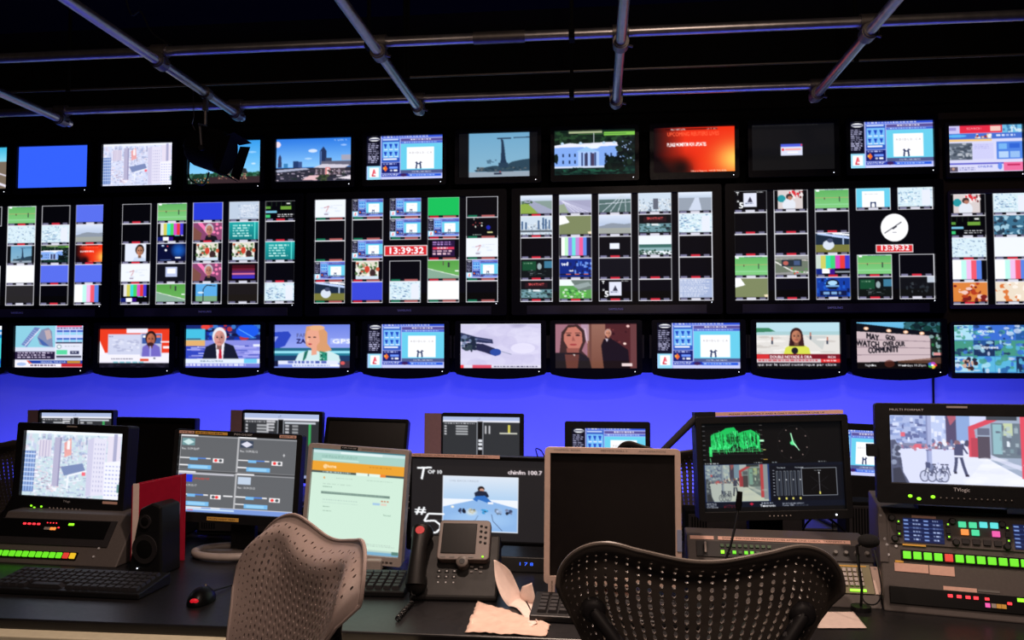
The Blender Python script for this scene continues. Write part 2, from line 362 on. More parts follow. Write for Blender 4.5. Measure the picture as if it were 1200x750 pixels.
def p_liberty():
    c = Cv(112, 70, (14, 14, 16), 4); c.rect(.13, .0, .9, 1, (125, 175, 205)); c.grad(.13, 0, .9, .9, (110, 165, 200), (135, 180, 205)); c.rect(.13, .88, .9, 1, (150, 165, 180))
    c.line([(.49, .13), (.67, .13)], .025, (40, 60, 85)); c.line([(.7, .12), (.9, .115)], .025, (50, 75, 100)); c.blobs(.37, .6, .5, .69, 12, [(80, 115, 140)], (.008, .02), (.008, .02))
    c.poly([(.2, .84), (.35, .77), (.45, .74), (.58, .76), (.68, .66), (.8, .62), (.9, .6), (.9, .87), (.5, .88), (.22, .87)], (45, 70, 88)); c.poly([(.55, .14), (.57, .17), (.585, .35), (.6, .6), (.625, .74), (.52, .74), (.54, .6), (.545, .3)], (35, 55, 80)); c.line([(.555, .3), (.545, .14)], .02, (35, 55, 80)); c.rect(.51, .68, .63, .78, (40, 62, 85))
    c.blobs(.22, .78, .85, .85, 40, [(60, 80, 90), (35, 55, 70), (95, 100, 105)], (.008, .02), (.01, .02)); c.rect(.45, .9, .55, .94, (50, 60, 80)); c.ell(.53, .88, .01, .02, (150, 70, 80)); return c
def p_mansion(w=124, h=72):
    """white columned mansion among dark trees"""
    c = Cv(w, h, (14, 26, 22), 6); c.rect(0, 0, 1, .3, (22, 42, 30)); c.blobs(0, 0, 1, .3, 60, [(12, 26, 20), (38, 70, 42), (20, 34, 26)], (.01, .05), (.02, .05)); c.rect(.18, .02, .6, .07, (170, 180, 140)); c.rect(.62, .05, 1, .13, (130, 200, 80)); c.rect(.3, .08, .9, .1, (70, 120, 60))
    c.poly([(0, .36), (.25, .3), (.62, .28), (.88, .3), (.88, .85), (0, .82)], (130, 170, 240)); c.poly([(0, .33), (.2, .28), (.3, .3), (.6, .28), (.88, .28), (.88, .36), (0, .38)], (235, 235, 252))
    c.poly([(.3, .33), (.42, .42), (.53, .42), (.62, .33)], (235, 240, 255)); c.line([(.495, .07), (.495, .3)], .015, (220, 225, 235)); [c.ell(x, .29, .02, .03, (190, 215, 240)) for x in (.33, .62, .75, .1)]
    c.poly([(.27, .48), (.4, .37), (.56, .48)], (150, 195, 240)); c.rect(.3, .48, .56, .82, (170, 200, 250)); [c.rect(.34 + i * .055, .5, .36 + i * .055, .81, (50, 70, 120)) for i in range(4)]; c.rect(.38, .52, .42, .8, (60, 65, 100)); c.rect(.46, .52, .5, .8, (70, 60, 90))
    for y in (.52, .67): [c.rect(x, y, x + .022, y + .07, (30, 50, 90)) for x in (.02, .1, .18, .25, .63, .7, .78)]
    c.rect(0, .82, 1, 1, (14, 38, 36)); c.rect(0, .8, .7, .84, (210, 220, 245)); c.rect(.1, .87, .9, .93, (30, 85, 65)); c.blobs(0, .84, 1, 1, 60, [(10, 24, 24), (25, 60, 50)], (.01, .05), (.01, .03))
    c.blobs(.66, .62, .86, .88, 60, [(16, 30, 26), (10, 20, 20)], (.02, .05), (.03, .07)); c.blobs(.8, .2, 1, .75, 90, [(18, 30, 28), (28, 45, 36), (10, 18, 20)], (.02, .05), (.03, .06)); c.blobs(.82, .25, 1, .7, 16, [(150, 175, 220)], (.005, .015), (.01, .02)); c.ell(.02, .62, .03, .1, (16, 30, 26)); return c
def p_agency(w=124, h=72):
    c = Cv(w, h, (40, 6, 6)); X, Y = np.meshgrid((np.arange(c.W) + .5) / c.W, (np.arange(c.H) + .5) / c.H)
    t = np.clip((X - .0) * 2.5 - np.clip(Y - .6, 0, 1) * 1.2 * (X < .5), 0, 1)[..., None]; base = np.array((12, 4, 8)) * (1 - t) + np.array((236, 48, 20)) * t
    g = np.exp(-(((X - 1.02) / .25) ** 2 + ((Y - .72) / .35) ** 2))[..., None]; base = base * (1 - g) + np.array((255, 205, 90)) * g
    g = np.exp(-(((X - .34) / .14) ** 2 + ((Y - .9) / .24) ** 2))[..., None] * .9; base = base * (1 - g) + np.array((12, 4, 6)) * g
    c.a = base; c.rect(.15, .02, .8, .065, (60, 10, 10), .7); c.text('REUTERS LIVE', .22, .06, .035, WH, .18, .03); c.text('GMT  BST', .66, .06, .03, (250, 200, 190), .14)
    c.text('UPCOMING REUTERS LIVES', .175, .19, .085, (255, 96, 60), .64, .03); c.text('PLEASE MONITOR FOR UPDATES', .175, .42, .08, WH, .48, .045); c.text('Editorial Support:  +44 20 7542 6236', .46, .985, .035, (255, 225, 205), .44, .02); return c
def p_dialog():
    c = Cv(124, 72, (17, 17, 19)); c.rect(.36, .43, .62, .68, (220, 225, 248)); c.rect(.36, .43, .62, .49, (80, 95, 220)); c.rect(.6, .435, .615, .48, (235, 70, 60)); c.ell(.385, .55, .015, .03, (230, 60, 60)); c.rect(.41, .53, .6, .57, (240, 170, 165)); c.rect(.44, .6, .57, .635, (245, 245, 255))
    c.scrib(.02, .012, .98, .03, 1, (50, 50, 52), .8); return c
def p_portal():
    c = Cv(122, 74, (215, 215, 245), 2); c.rect(.0, 0, .17, .16, (200, 195, 240)); c.rect(.02, .04, .12, .1, (150, 140, 210)); c.rect(.17, 0, .74, .16, (225, 45, 70)); c.text('SEARCH', .26, .09, .045, (255, 200, 205), .2); c.rect(.58, .02, .72, .13, (240, 200, 190)); c.rect(.74, 0, 1, .17, (110, 185, 225)); c.blobs(.75, .02, .99, .15, 20, [(70, 130, 180), (200, 225, 240)], (.01, .03), (.02, .04))
    c.rect(0, .17, 1, .29, (70, 110, 205)); c.ell(.12, .22, .14, .03, (90, 180, 240)); c.blocks(.35, .18, .6, .28, 20, [(220, 190, 160), (150, 60, 60), (240, 240, 240)], (.02, .05), (.03, .06)); c.scrib(.66, .2, .95, .26, 1, (220, 230, 255), .7); c.rect(0, .29, .6, .34, (240, 200, 130))
    c.rect(.0, .37, .33, .73, (95, 105, 120)); c.blobs(.01, .38, .32, .72, 50, [(140, 150, 165), (70, 80, 95), (180, 185, 195)], (.01, .04), (.01, .03)); c.rect(.34, .38, .62, .72, (205, 205, 245)); c.scrib(.36, .41, .58, .52, 3, (170, 170, 225), .5)
    c.rect(.66, .36, 1, .73, (80, 130, 225)); c.rect(.69, .4, .8, .52, (120, 180, 240)); c.rect(.83, .4, .97, .5, (50, 100, 210)); c.rect(.69, .57, .82, .7, (180, 210, 245)); c.rect(.84, .57, .97, .7, (150, 190, 240))
    c.rect(0, .8, 1, .83, (90, 90, 200)); c.text('ONLINE', .4, .9, .04, (60, 80, 200), .2); c.rect(.02, .88, .13, .98, (90, 80, 100)); c.ell(.07, .92, .02, .03, (190, 150, 130)); c.scrib(.15, .89, .4, .97, 2, (120, 120, 180), .6); c.rect(.75, .8, 1, .98, (235, 110, 160)); c.ell(.7, .88, .03, .07, (100, 140, 235)); c.rect(.8, .84, .97, .87, (190, 40, 90)); return c

def face(c, x, y, r, skin, hair=None, long=False, asp=None):
    """a small head: hair, face, eyes, nose, mouth; r in height units"""
    k = (c.H / c.W); sh = tuple(v * .62 for v in skin)
    if hair:
        c.ell(x, y - .15 * r, r * .86 * k, r * 1.05, hair)
        if long: c.poly([(x - .85 * r * k, y - .2 * r), (x + .9 * r * k, y - .2 * r), (x + 1.1 * r * k, y + 1.5 * r), (x - 1.05 * r * k, y + 1.5 * r)], hair)
    c.rect(x - .3 * r * k, y + .6 * r, x + .3 * r * k, y + 1.4 * r, sh); c.ell(x, y + .08 * r, r * .66 * k, r * .9, skin); c.ell(x + .3 * r * k, y + .1 * r, r * .35 * k, r * .7, sh, .3)
    for e in (-1, 1): c.ell(x + e * .27 * r * k, y, .12 * r * k, .08 * r, (40, 30, 30)); c.rect(x + e * .27 * r * k - .14 * r * k, y - .2 * r, x + e * .27 * r * k + .14 * r * k, y - .14 * r, sh)
    c.rect(x - .05 * r * k, y + .05 * r, x + .06 * r * k, y + .33 * r, sh, .6); c.rect(x - .22 * r * k, y + .5 * r, x + .22 * r * k, y + .6 * r, (150, 60, 60), .8)
def p_beachpage(w=118, h=66):
    c = Cv(w, h, (225, 228, 245), 2); c.rect(0, 0, .58, .52, (140, 205, 225)); c.poly([(.09, .46), (.28, .04), (.36, .06), (.17, .52)], (110, 130, 190)); [c.line([(.12 + .02 * i, .42 - .045 * i), (.17 + .02 * i, .46 - .045 * i)], .012, (170, 190, 225)) for i in range(8)]
    c.line([(.14, .5), (.36, .08)], .02, (235, 235, 250)); c.poly([(.32, .28), (.38, .1), (.48, .05), (.53, .14), (.55, .52), (.44, .5), (.36, .46)], (130, 140, 175)); c.poly([(.42, .12), (.5, .1), (.53, .3), (.46, .35)], (190, 170, 175)); c.poly([(.32, .28), (.4, .36), (.5, .5), (.4, .48)], (70, 100, 170))
    c.rect(0, .52, .58, .64, (215, 220, 240)); c.rect(0, .63, .58, .82, (35, 25, 55)); c.scrib(.04, .645, .55, .8, 3, (225, 215, 240), .6)
    c.rect(.58, 0, 1, .42, (205, 215, 250)); c.rect(.6, 0, .96, .04, (225, 80, 110)); c.scrib(.6, .05, .98, .09, 1, (90, 60, 110), .8)
    for j in range(2):
        for i in range(4): c.rect(.6 + i * .098, .11 + j * .19, .685 + i * .098, .16 + j * .19, (60, 90, 190)); c.rect(.6 + i * .098, .17 + j * .17, .685 + i * .098, .23 + j * .17, (150, 210, 240))
    c.rect(.59, .4, .97, .43, (50, 40, 70)); c.ell(.64, .51, .035, .05, (120, 150, 160)); c.ell(.64, .51, .025, .035, (235, 240, 245)); c.scrib(.72, .49, .95, .53, 1, (150, 160, 170), .5)
    c.rect(.6, .59, .76, .7, (90, 215, 160)); c.rect(.8, .61, .93, .69, (50, 55, 90)); c.scrib(.82, .63, .91, .67, 1, WH, .8); c.rect(.6, .73, .96, .77, (60, 60, 80)); c.rect(.6, .78, .96, .82, (190, 200, 225))
    c.rect(0, .84, 1, .92, (30, 60, 160)); c.poly([(.0, .84), (.18, .84), (.24, 1), (0, 1)], (245, 240, 250)); c.poly([(.17, .84), (.2, .84), (.26, .92), (.22, .92)], (230, 90, 60)); c.ell(.1, .93, .07, .04, (170, 190, 235)); c.text('HEADLINES THIS HOUR', .38, .9, .04, WH, .36, .02); c.rect(.76, .85, .95, .91, (200, 140, 50)); c.rect(.2, .92, .68, 1, (245, 240, 250)); c.scrib(.23, .94, .66, .985, 1, (70, 40, 70), .9); c.rect(.68, .92, 1, .99, (200, 40, 50)); return c
def p_redstudio():
    c = Cv(108, 60, (236, 232, 248), 3); c.rect(0, 0, 1, .09, (10, 8, 10)); c.rect(0, .09, 1, .66, (232, 60, 30)); c.rect(.38, .08, .68, .19, (240, 235, 248)); c.poly([(0, .36), (.08, .66), (.09, .72), (0, .9)], (245, 240, 250))
    c.rect(.12, .22, .58, .7, (205, 210, 235)); c.scrib(.13, .26, .2, .3, 1, (120, 120, 160), .6); c.blobs(.2, .35, .55, .62, 30, [(225, 228, 245), (180, 185, 215)], (.01, .05), (.01, .03)); c.rect(.0, .7, 1, .86, (240, 238, 250))
    c.rect(.58, .2, .88, .74, (190, 195, 225)); c.rect(.6, .22, .87, .44, (60, 90, 160)); c.rect(.61, .24, .66, .3, WH); c.rect(.8, .24, .86, .3, (230, 120, 100)); c.poly([(.6, .75), (.61, .52), (.68, .45), (.78, .45), (.85, .52), (.87, .75)], (115, 105, 195)); face(c, .725, .33, .16, (190, 110, 80), (40, 20, 20)); c.ell(.72, .46, .05, .05, (60, 30, 28)); c.rect(.71, .5, .73, .74, (170, 170, 230))
    c.rect(.86, .38, 1, .42, (245, 235, 240)); c.rect(.9, .5, 1, .56, (245, 235, 240)); c.scrib(.17, .79, .5, .82, 1, (90, 90, 110), .8); c.rect(.58, .8, .7, .86, (225, 80, 50)); c.ell(.78, .79, .015, .02, (90, 100, 110)); [c.rect(.2 + i * .09, .87, .27 + i * .09, .91, (140, 200, 215)) for i in range(5)]; c.rect(0, .9, 1, 1, (20, 18, 30)); c.blobs(0, .91, 1, .99, 14, [(35, 32, 50)], (.02, .05), (.01, .02)); return c
def p_anchor():
    c = Cv(114, 62, (50, 70, 190), 4); c.rect(0, 0, 1, .4, (25, 40, 110)); c.blobs(.3, .02, .98, .35, 40, [(20, 50, 170), (60, 120, 200), (180, 50, 60), (15, 20, 60)], (.02, .07), (.02, .06)); c.ell(.82, .15, .15, .16, (30, 90, 235)); c.ell(.26, .05, .06, .06, (235, 70, 60)); c.line([(.7, .1), (.9, .3)], .015, (120, 200, 255))
    c.rect(0, .1, .26, .36, (70, 190, 225)); c.rect(0, .36, .26, .5, (225, 175, 110)); c.rect(.01, .32, .2, .35, (60, 60, 90)); c.rect(.26, .36, 1, .9, (135, 140, 225)); c.blocks(.0, .48, 1, .85, 50, [(165, 165, 240), (100, 105, 200), (190, 195, 250), (80, 90, 190)], (.08, .25), (.02, .04)); c.rect(.9, .46, .99, .52, (230, 235, 255))
    c.poly([(.22, .84), (.27, .52), (.4, .42), (.52, .42), (.64, .5), (.72, .84)], (22, 26, 44)); c.poly([(.4, .42), (.52, .42), (.5, .84), (.42, .84)], (238, 238, 248)); c.poly([(.45, .52), (.475, .52), (.49, .84), (.44, .84)], (190, 30, 50)); face(c, .45, .3, .2, (215, 150, 140), (232, 232, 240))
    c.rect(0, .8, 1, .91, (225, 235, 250)); c.text('BREAKING COVERAGE', .2, .87, .035, (60, 90, 120), .3); c.rect(.78, .8, .95, .9, (110, 200, 240)); c.rect(0, .91, 1, .99, (120, 125, 215)); c.scrib(0, .92, 1, .975, 1, (235, 235, 255), .9); return c
def p_interview():
    c = Cv(116, 64, (120, 140, 225), 4); c.grad(0, 0, 1, .55, (110, 130, 225), (150, 165, 240)); c.poly([(0, .18), (.18, .16), (.22, .25), (.14, .5), (.06, .55), (0, .55)], (45, 70, 190)); c.poly([(.0, .28), (.05, .28), (.0, .42)], (150, 165, 240))
    c.text('FAR', .29, .3, .09, (90, 95, 150), .13, .02); c.text('ZA', .29, .44, .1, (25, 20, 80), .12, .06); c.rect(.735, .33, 1, .46, (165, 180, 245)); c.text('GPS', .76, .44, .09, WH, .24, .04)
    c.rect(0, .55, 1, .64, (35, 100, 130)); c.rect(0, .62, 1, .67, (150, 225, 240)); c.rect(0, .67, 1, .73, (40, 125, 150)); c.rect(0, .73, 1, .9, (30, 60, 100))
    c.poly([(.26, .9), (.32, .68), (.45, .6), (.7, .6), (.85, .72), (.88, .9)], (205, 232, 235)); c.poly([(.42, .05), (.52, .02), (.62, .04), (.7, .2), (.7, .45), (.76, .6), (.62, .66), (.42, .5), (.4, .3)], (215, 155, 110)); c.poly([(.43, .16), (.5, .1), (.58, .14), (.6, .4), (.56, .5), (.56, .7), (.49, .72), (.49, .56), (.44, .5), (.415, .38)], (232, 165, 140)); c.ell(.46, .3, .02, .015, (60, 40, 40)); c.ell(.53, .3, .02, .015, (60, 40, 40)); c.ell(.47, .46, .025, .015, (170, 50, 60)); c.poly([(.445, .3), (.42, .4), (.46, .4)], (245, 190, 165)); c.ell(.56, .08, .1, .06, (230, 175, 130))
    c.poly([(.4, .64), (.45, .6), (.42, .78), (.37, .9)], (30, 110, 95)); c.poly([(.6, .62), (.7, .66), (.7, .9), (.6, .9)], (40, 140, 115)); c.blobs(.6, .66, .7, .88, 14, [(170, 220, 200), (20, 80, 70)], (.005, .012), (.01, .03))
    c.rect(.05, .84, .84, .93, (222, 228, 250)); c.scrib(.18, .85, .8, .92, 1, (60, 80, 170), .8); c.rect(.24, .93, .86, .985, (240, 242, 255)); c.scrib(.26, .94, .84, .975, 1, (130, 150, 210), .8); c.rect(.0, .85, .05, .98, (20, 25, 60)); c.rect(.86, .85, 1, 1, (60, 50, 70)); c.ell(.9, .9, .03, .04, (220, 90, 90)); return c
def p_snow():
    c = Cv(122, 72, (205, 200, 232), 4); c.blobs(0, 0, 1, .95, 60, [(215, 210, 240), (195, 190, 225), (225, 222, 245)], (.08, .2), (.06, .16), .35); c.ell(.72, .02, .12, .1, (165, 160, 195), .8, True); c.ell(.78, .56, .15, .12, (232, 228, 250), .8)
    c.poly([(0, .2), (.2, .3), (.4, .36), (.41, .45), (.3, .44), (.2, .42), (.0, .4)], (45, 52, 88)); c.blobs(.02, .3, .2, .6, 40, [(30, 40, 60), (70, 100, 120), (110, 125, 160), (50, 65, 75)], (.01, .04), (.01, .05)); c.poly([(.2, .45), (.28, .46), (.4, .54), (.48, .6), (.5, .68), (.44, .74), (.3, .65), (.2, .6)], (38, 40, 72)); c.ell(.44, .65, .07, .08, (45, 75, 160)); c.line([(.51, .63), (.64, .7)], .012, (130, 140, 165)); c.line([(.2, .34), (.38, .4)], .02, (90, 95, 140))
    c.rect(0, .94, 1, 1, (225, 222, 240)); c.rect(.15, .94, .39, 1, (220, 80, 105)); c.rect(0, .94, .04, 1, (235, 60, 70)); c.scrib(.42, .955, .98, .99, 1, (60, 55, 90), .8, .95); c.rect(0, 0, 1, .015, (240, 240, 250)); return c
def p_drama():
    c = Cv(120, 68, (70, 30, 34), 4); c.rect(0, 0, .45, 1, (160, 110, 125)); c.grad(.4, 0, .62, 1, (150, 105, 90), (120, 75, 60), False); c.rect(.42, 0, .45, 1, (110, 70, 60)); c.rect(.62, 0, 1, 1, (78, 34, 36)); c.rect(.93, 0, 1, 1, (105, 60, 62)); c.ell(.9, .07, .02, .03, (245, 200, 195)); c.ell(.86, .46, .02, .025, (255, 225, 215)); c.blobs(.65, .1, .93, .6, 14, [(130, 60, 55), (50, 18, 22)], (.005, .02), (.01, .03)); c.rect(.32, 0, .42, .4, (190, 165, 190), .7)
    c.poly([(.05, .75), (.08, .2), (.16, .04), (.28, .03), (.36, .16), (.38, .4), (.33, .62), (.4, .75), (.2, .85)], (62, 40, 38)); c.poly([(.11, .26), (.16, .1), (.26, .08), (.33, .2), (.34, .42), (.3, .58), (.23, .64), (.16, .56), (.11, .4)], (196, 120, 105)); c.poly([(.14, .56), (.3, .56), (.29, .78), (.15, .78)], (150, 85, 75))
    [c.ell(x, .27, .028, .018, (40, 22, 25)) for x in (.17, .28)]; [c.rect(x - .035, .21, x + .035, .23, (70, 40, 36)) for x in (.17, .28)]; c.poly([(.22, .28), (.205, .4), (.25, .4)], (160, 90, 80)); c.ell(.225, .48, .045, .02, (160, 60, 62))
    c.poly([(0, .66), (.12, .66), (.2, .8), (.3, .66), (.42, .78), (.45, 1), (0, 1)], (34, 28, 32)); c.poly([(.12, .7), (.3, .68), (.28, 1), (.14, 1)], (105, 60, 52)); c.rect(.14, .66, .3, .7, (30, 20, 22)); c.poly([(.22, .7), (.25, .7), (.24, .74)], (240, 225, 220)); c.line([(.37, .12), (.4, .45)], .012, (240, 215, 225))
    c.poly([(.57, .5), (.6, .36), (.68, .33), (.74, .4), (.9, .6), (.92, 1), (.6, 1)], (26, 16, 22)); face(c, .655, .23, .085, (205, 140, 115), (190, 150, 140)); c.poly([(.62, .34), (.66, .36), (.64, .42)], (215, 205, 220)); c.rect(.82, .9, .95, .96, (235, 215, 215)); c.rect(0, 0, 1, .02, (40, 20, 22)); return c
def p_beachreport():
    c = Cv(122, 70, (190, 205, 210), 4); c.rect(0, 0, 1, .2, (185, 220, 232)); c.rect(0, .2, 1, .3, (170, 205, 210)); c.poly([(0, .12), (.16, .12), (.24, .2), (.0, .22)], (60, 130, 95)); c.rect(0, .28, 1, .75, (225, 222, 218)); c.poly([(.6, .3), (.85, .3), (.8, .6)], (180, 190, 190), .5); c.blobs(0, .3, 1, .7, 20, [(205, 200, 195), (238, 235, 232)], (.05, .12), (.01, .03))
    for x, y in ((.2, .4), (.66, .3), (.86, .4)): c.rect(x - .008, y - .08, x + .008, y, (180, 110, 90)); c.rect(x - .01, y, x + .01, y + .08, (50, 60, 80))
    c.poly([(.33, .72), (.36, .55), (.44, .48), (.56, .48), (.64, .56), (.66, .72)], (215, 222, 80)); face(c, .49, .3, .15, (190, 125, 95), (55, 28, 24), True); c.ell(.47, .62, .04, .07, (30, 26, 30)); c.rect(.46, .66, .48, .75, (30, 26, 30))
    c.rect(0, .69, 1, .8, (125, 20, 32)); c.rect(.01, .7, .16, .8, (215, 50, 50)); c.text('DOUBLE NOYADE À OKA', .17, .785, .06, WH, .5, .05); c.text('RDI', .86, .785, .05, WH, .09, .04); c.rect(0, .8, .78, .88, (215, 200, 205)); c.scrib(.03, .815, .74, .86, 1, (200, 70, 80), .8); c.rect(.78, .8, 1, .88, (225, 50, 50)); c.scrib(.81, .82, .98, .86, 1, WH, .8); c.rect(0, .88, 1, .97, (25, 20, 30)); c.text('qui sur le canal numérique par câble', .02, .945, .05, WH, .94, .03); c.rect(0, .96, 1, 1, (12, 12, 14)); return c
def p_marquee():
    c = Cv(126, 74, (12, 16, 22), 4); c.grad(0, 0, .7, .3, (110, 190, 230), (90, 170, 215)); c.blobs(.6, 0, 1, .25, 40, [(20, 60, 55), (15, 35, 40), (50, 100, 110)], (.02, .06), (.03, .06)); c.poly([(0, .02), (1, .24), (1, .34), (0, .2)], (12, 14, 18))
    c.poly([(0, .2), (.9, .3), (.9, .82), (0, .88)], (205, 185, 190)); c.poly([(0, .36), (.9, .42), (.9, .435), (0, .38)], (150, 130, 140)); c.poly([(0, .53), (.9, .56), (.9, .575), (0, .55)], (150, 130, 140)); c.poly([(0, .7), (.9, .7), (.9, .715), (0, .72)], (150, 130, 140)); c.rect(.885, .3, .9, .82, (60, 50, 55))
    c.text('MAY', .13, .35, .12, (18, 16, 22), .15, .05, .03); c.text('GOD', .36, .37, .1, (18, 16, 22), .11, .05, .02); c.text('WATCH', .01, .51, .12, (18, 16, 22), .27, .05, .01); c.text('OVER OUR', .325, .525, .1, (18, 16, 22), .26, .05, 0); c.text('COMMUNITY', .15, .675, .12, (18, 16, 22), .36, .05, -.005)
    for x, y in ((.13, .14), (.4, .19), (.6, .22), (.79, .25)): c.ell(x, y, .03, .035, (250, 190, 150)); c.ell(x, y, .015, .02, (255, 240, 220))
    c.rect(.9, .3, 1, .7, (25, 40, 30)); c.blobs(.9, .3, 1, .7, 18, [(40, 110, 60), (130, 160, 160), (20, 30, 30)], (.01, .03), (.02, .05)); c.rect(.92, .66, 1, .72, (220, 150, 150)); c.rect(0, .87, 1, 1, (16, 12, 14)); c.ell(.4, .9, .06, .08, (90, 40, 30), .7); c.poly([(.5, .84), (1, .76), (1, .9), (.5, .88)], (120, 80, 60), .7)
    c.text('Nightline', .11, .955, .045, WH, .13, .03); c.text('Weekdays 11:35pm', .5, .955, .045, WH, .33, .03)
    for k, q in enumerate([(230, 60, 60), (240, 200, 60), (70, 180, 80), (60, 110, 220), (180, 70, 190)]): c.ell(.905 + .028 * math.cos(k * 1.257), .93 + .035 * math.sin(k * 1.257), .026, .035, q)
    c.ell(.905, .93, .015, .022, WH); return c
def p_mosaic():
    c = Cv(126, 74, (60, 120, 190), 7); pal = [(40, 90, 160), (90, 180, 220), (170, 220, 240), (30, 50, 90), (70, 150, 130), (200, 215, 240), (60, 110, 210)]
    for i in range(4):
        for j in range(3):
            q = c.r.choice(pal); x, y = i * .25, j * .333; c.rect(x, y, x + .245, y + .32, q); c.blobs(x + .01, y + .02, x + .22, y + .3, 16, pal, (.01, .05), (.01, .06), .8)
    c.text('citynews', .3, .16, .06, WH, .2, .05); c.text('citynews', .34, .5, .06, WH, .2, .05); c.blobs(.12, .72, .28, .95, 20, [(60, 40, 40), (210, 170, 150), (40, 40, 60)], (.01, .03), (.02, .06)); return c
def p_teal(): return Cv(30, 60, (30, 130, 200)).rect(0, 0, 1, .1, WH).rect(0, .15, 1, .22, (200, 220, 250)).rect(0, .85, 1, .92, (30, 90, 200)).rect(0, .3, 1, .8, (70, 205, 230))
def p_road():
    c = Cv(60, 62, (120, 110, 90)); c.grad(0, 0, 1, .4, (60, 180, 220), (150, 220, 240)); c.rect(0, .35, 1, 1, (120, 105, 90)); c.line([(0, .3), (1, .95)], .05, (230, 225, 240)); c.line([(.3, .3), (1, .7)], .03, (220, 215, 230)); c.blobs(0, .6, .7, .8, 12, [(120, 150, 60), (150, 160, 90)], (.05, .1), (.03, .06)); return c
# ---- small pictures for the multi-view walls
def t_pitch(v=0):
    c = Cv(48, 28, (110, 190, 110), 3)
    if v == 0: c.grad(0, 0, 1, 1, (95, 175, 95), (130, 205, 130)); c.rect(0, .42, 1, .47, (180, 170, 110)); c.rect(0, .78, 1, .82, (150, 215, 160)); c.rect(.72, .4, .75, .66, (50, 60, 60)); c.rect(.27, .44, .3, .54, (90, 60, 60)); c.rect(.03, .03, .14, .1, WH); c.rect(0, 0, 1, .04, (220, 235, 240)); c.scrib(.3, .01, .95, .06, 1, (60, 90, 120), .7)
    else: c.grad(0, 0, 1, 1, (85, 160, 70), (110, 180, 95)); c.poly([(0, .45), (1, .85), (1, 1), (0, 1)], (135, 170, 150)); c.line([(0, .45), (1, .88)], .04, (220, 230, 220)); c.rect(.65, .1, .7, .38, (50, 50, 60)); c.rect(.48, .06, .51, .26, (90, 70, 70)); c.rect(.88, .55, .99, .62, WH)
    return c
def t_bars(v=0):
    c = Cv(56, 30, BK); cols = [(225, 225, 225), (210, 205, 90), (60, 215, 215), (70, 210, 100), (215, 80, 200), (225, 60, 60), (70, 60, 210)]
    if v == 0:
        for i, q in enumerate(cols): c.rect(.1 + i * .115, 0, .1 + (i + 1) * .115, .68, q)
        c.rect(.2, .78, .4, 1, WH); c.rect(.0, .78, .2, 1, (20, 30, 110)); c.rect(.4, .78, .55, 1, (50, 10, 120)); c.rect(.6, .68, .78, .74, (60, 200, 200)); c.rect(.83, .68, .9, .74, WH)
    elif v == 1:
        for i, q in enumerate([WH, WH, (190, 245, 235), (240, 190, 235), (240, 90, 110), (90, 130, 225), BK]): c.rect(i / 7, 0, (i + 1) / 7, 1, q)
    elif v == 2:
        for i, q in enumerate([WH, (190, 240, 200), (150, 130, 230), (110, 225, 220), (190, 140, 215), (240, 95, 150), (100, 140, 230), (20, 25, 60)]): c.rect(.05 + i * .115, 0, .05 + (i + 1) * .115, 1, q)
    else:
        for i, q in enumerate([(200, 215, 205), (205, 205, 100), (60, 215, 185), (60, 210, 120), (215, 70, 190), (230, 60, 60), (60, 60, 200)]): c.rect(i / 7, 0, (i + 1) / 7, .7, q)
        c.rect(0, .7, .2, 1, (20, 40, 130)); c.rect(.18, .7, .4, .95, WH); c.rect(.4, .7, .55, 1, (60, 20, 140)); c.rect(.56, .84, 1, .92, (140, 150, 160)); c.rect(.35, .68, .45, .74, (225, 120, 60))
    return c
def t_pale(v=0, seed=3):
    c = Cv(48, 28, (215, 235, 245), seed); c.blocks(0, 0, 1, 1, 150, [(235, 245, 250), (190, 215, 235), (140, 165, 200), (210, 230, 230), (110, 135, 170)], (.01, .07), (.015, .08), .75)
    if v == 1: c.rect(.7, .1, .95, .95, (230, 235, 250)); c.blocks(.05, .2, .65, .9, 40, [(110, 140, 180), (245, 250, 255), (150, 190, 215)], (.02, .1), (.02, .06))
    return c
def t_white(v=0):
    c = Cv(48, 28, (238, 243, 252), 2)
    if v: c.line([(.28, .45), (.46, .36)], .05, (200, 150, 160)); c.line([(.32, .8), (.46, .36)], .05, (210, 160, 165)); c.rect(.3, .78, .44, .86, (170, 160, 180)); c.scrib(.6, .3, .9, .36, 1, (200, 205, 215), .6); c.blobs(.1, .2, .9, .8, 8, [(222, 230, 242)], (.05, .1), (.02, .05))
    return c
def t_road(v=0):
    c = Cv(48, 28, (150, 165, 190), 3 + v); c.grad(0, 0, 1, .3, (225, 235, 250), (190, 205, 225)); c.rect(0, .3, 1, 1, (135, 155, 150) if v != 1 else (165, 165, 195))
    if v == 0: c.poly([(0, .5), (.25, .4), (.55, 1), (0, 1)], (140, 170, 75)); c.poly([(.1, .25), (.3, .22), (1, .8), (1, 1), (.6, 1)], (160, 165, 190)); c.blobs(0, .3, .35, .45, 12, [(70, 95, 70)], (.02, .05), (.02, .04))
    if v == 1: c.poly([(0, .3), (.2, .28), (1, .75), (1, 1), (.35, 1)], (175, 175, 205)); c.poly([(0, .55), (.15, .5), (.3, 1), (0, 1)], (150, 165, 140)); [c.line([(.05, .3), (.5 + i * .15, 1)], .025, (225, 225, 245)) for i in range(4)]
    if v == 2: c.rect(0, .3, 1, 1, (85, 110, 110)); [c.line([(.1 + .25 * i, 1), (.7 + .04 * i, .1)], .04, (200, 210, 220)) for i in range(4)]; c.line([(0, .55), (1, .45)], .04, (190, 200, 210))
    if v == 3: c.rect(0, .3, 1, 1, (150, 160, 175)); c.poly([(.3, 1), (.5, .3), (.62, .3), (.7, 1)], (205, 215, 235))
    return c
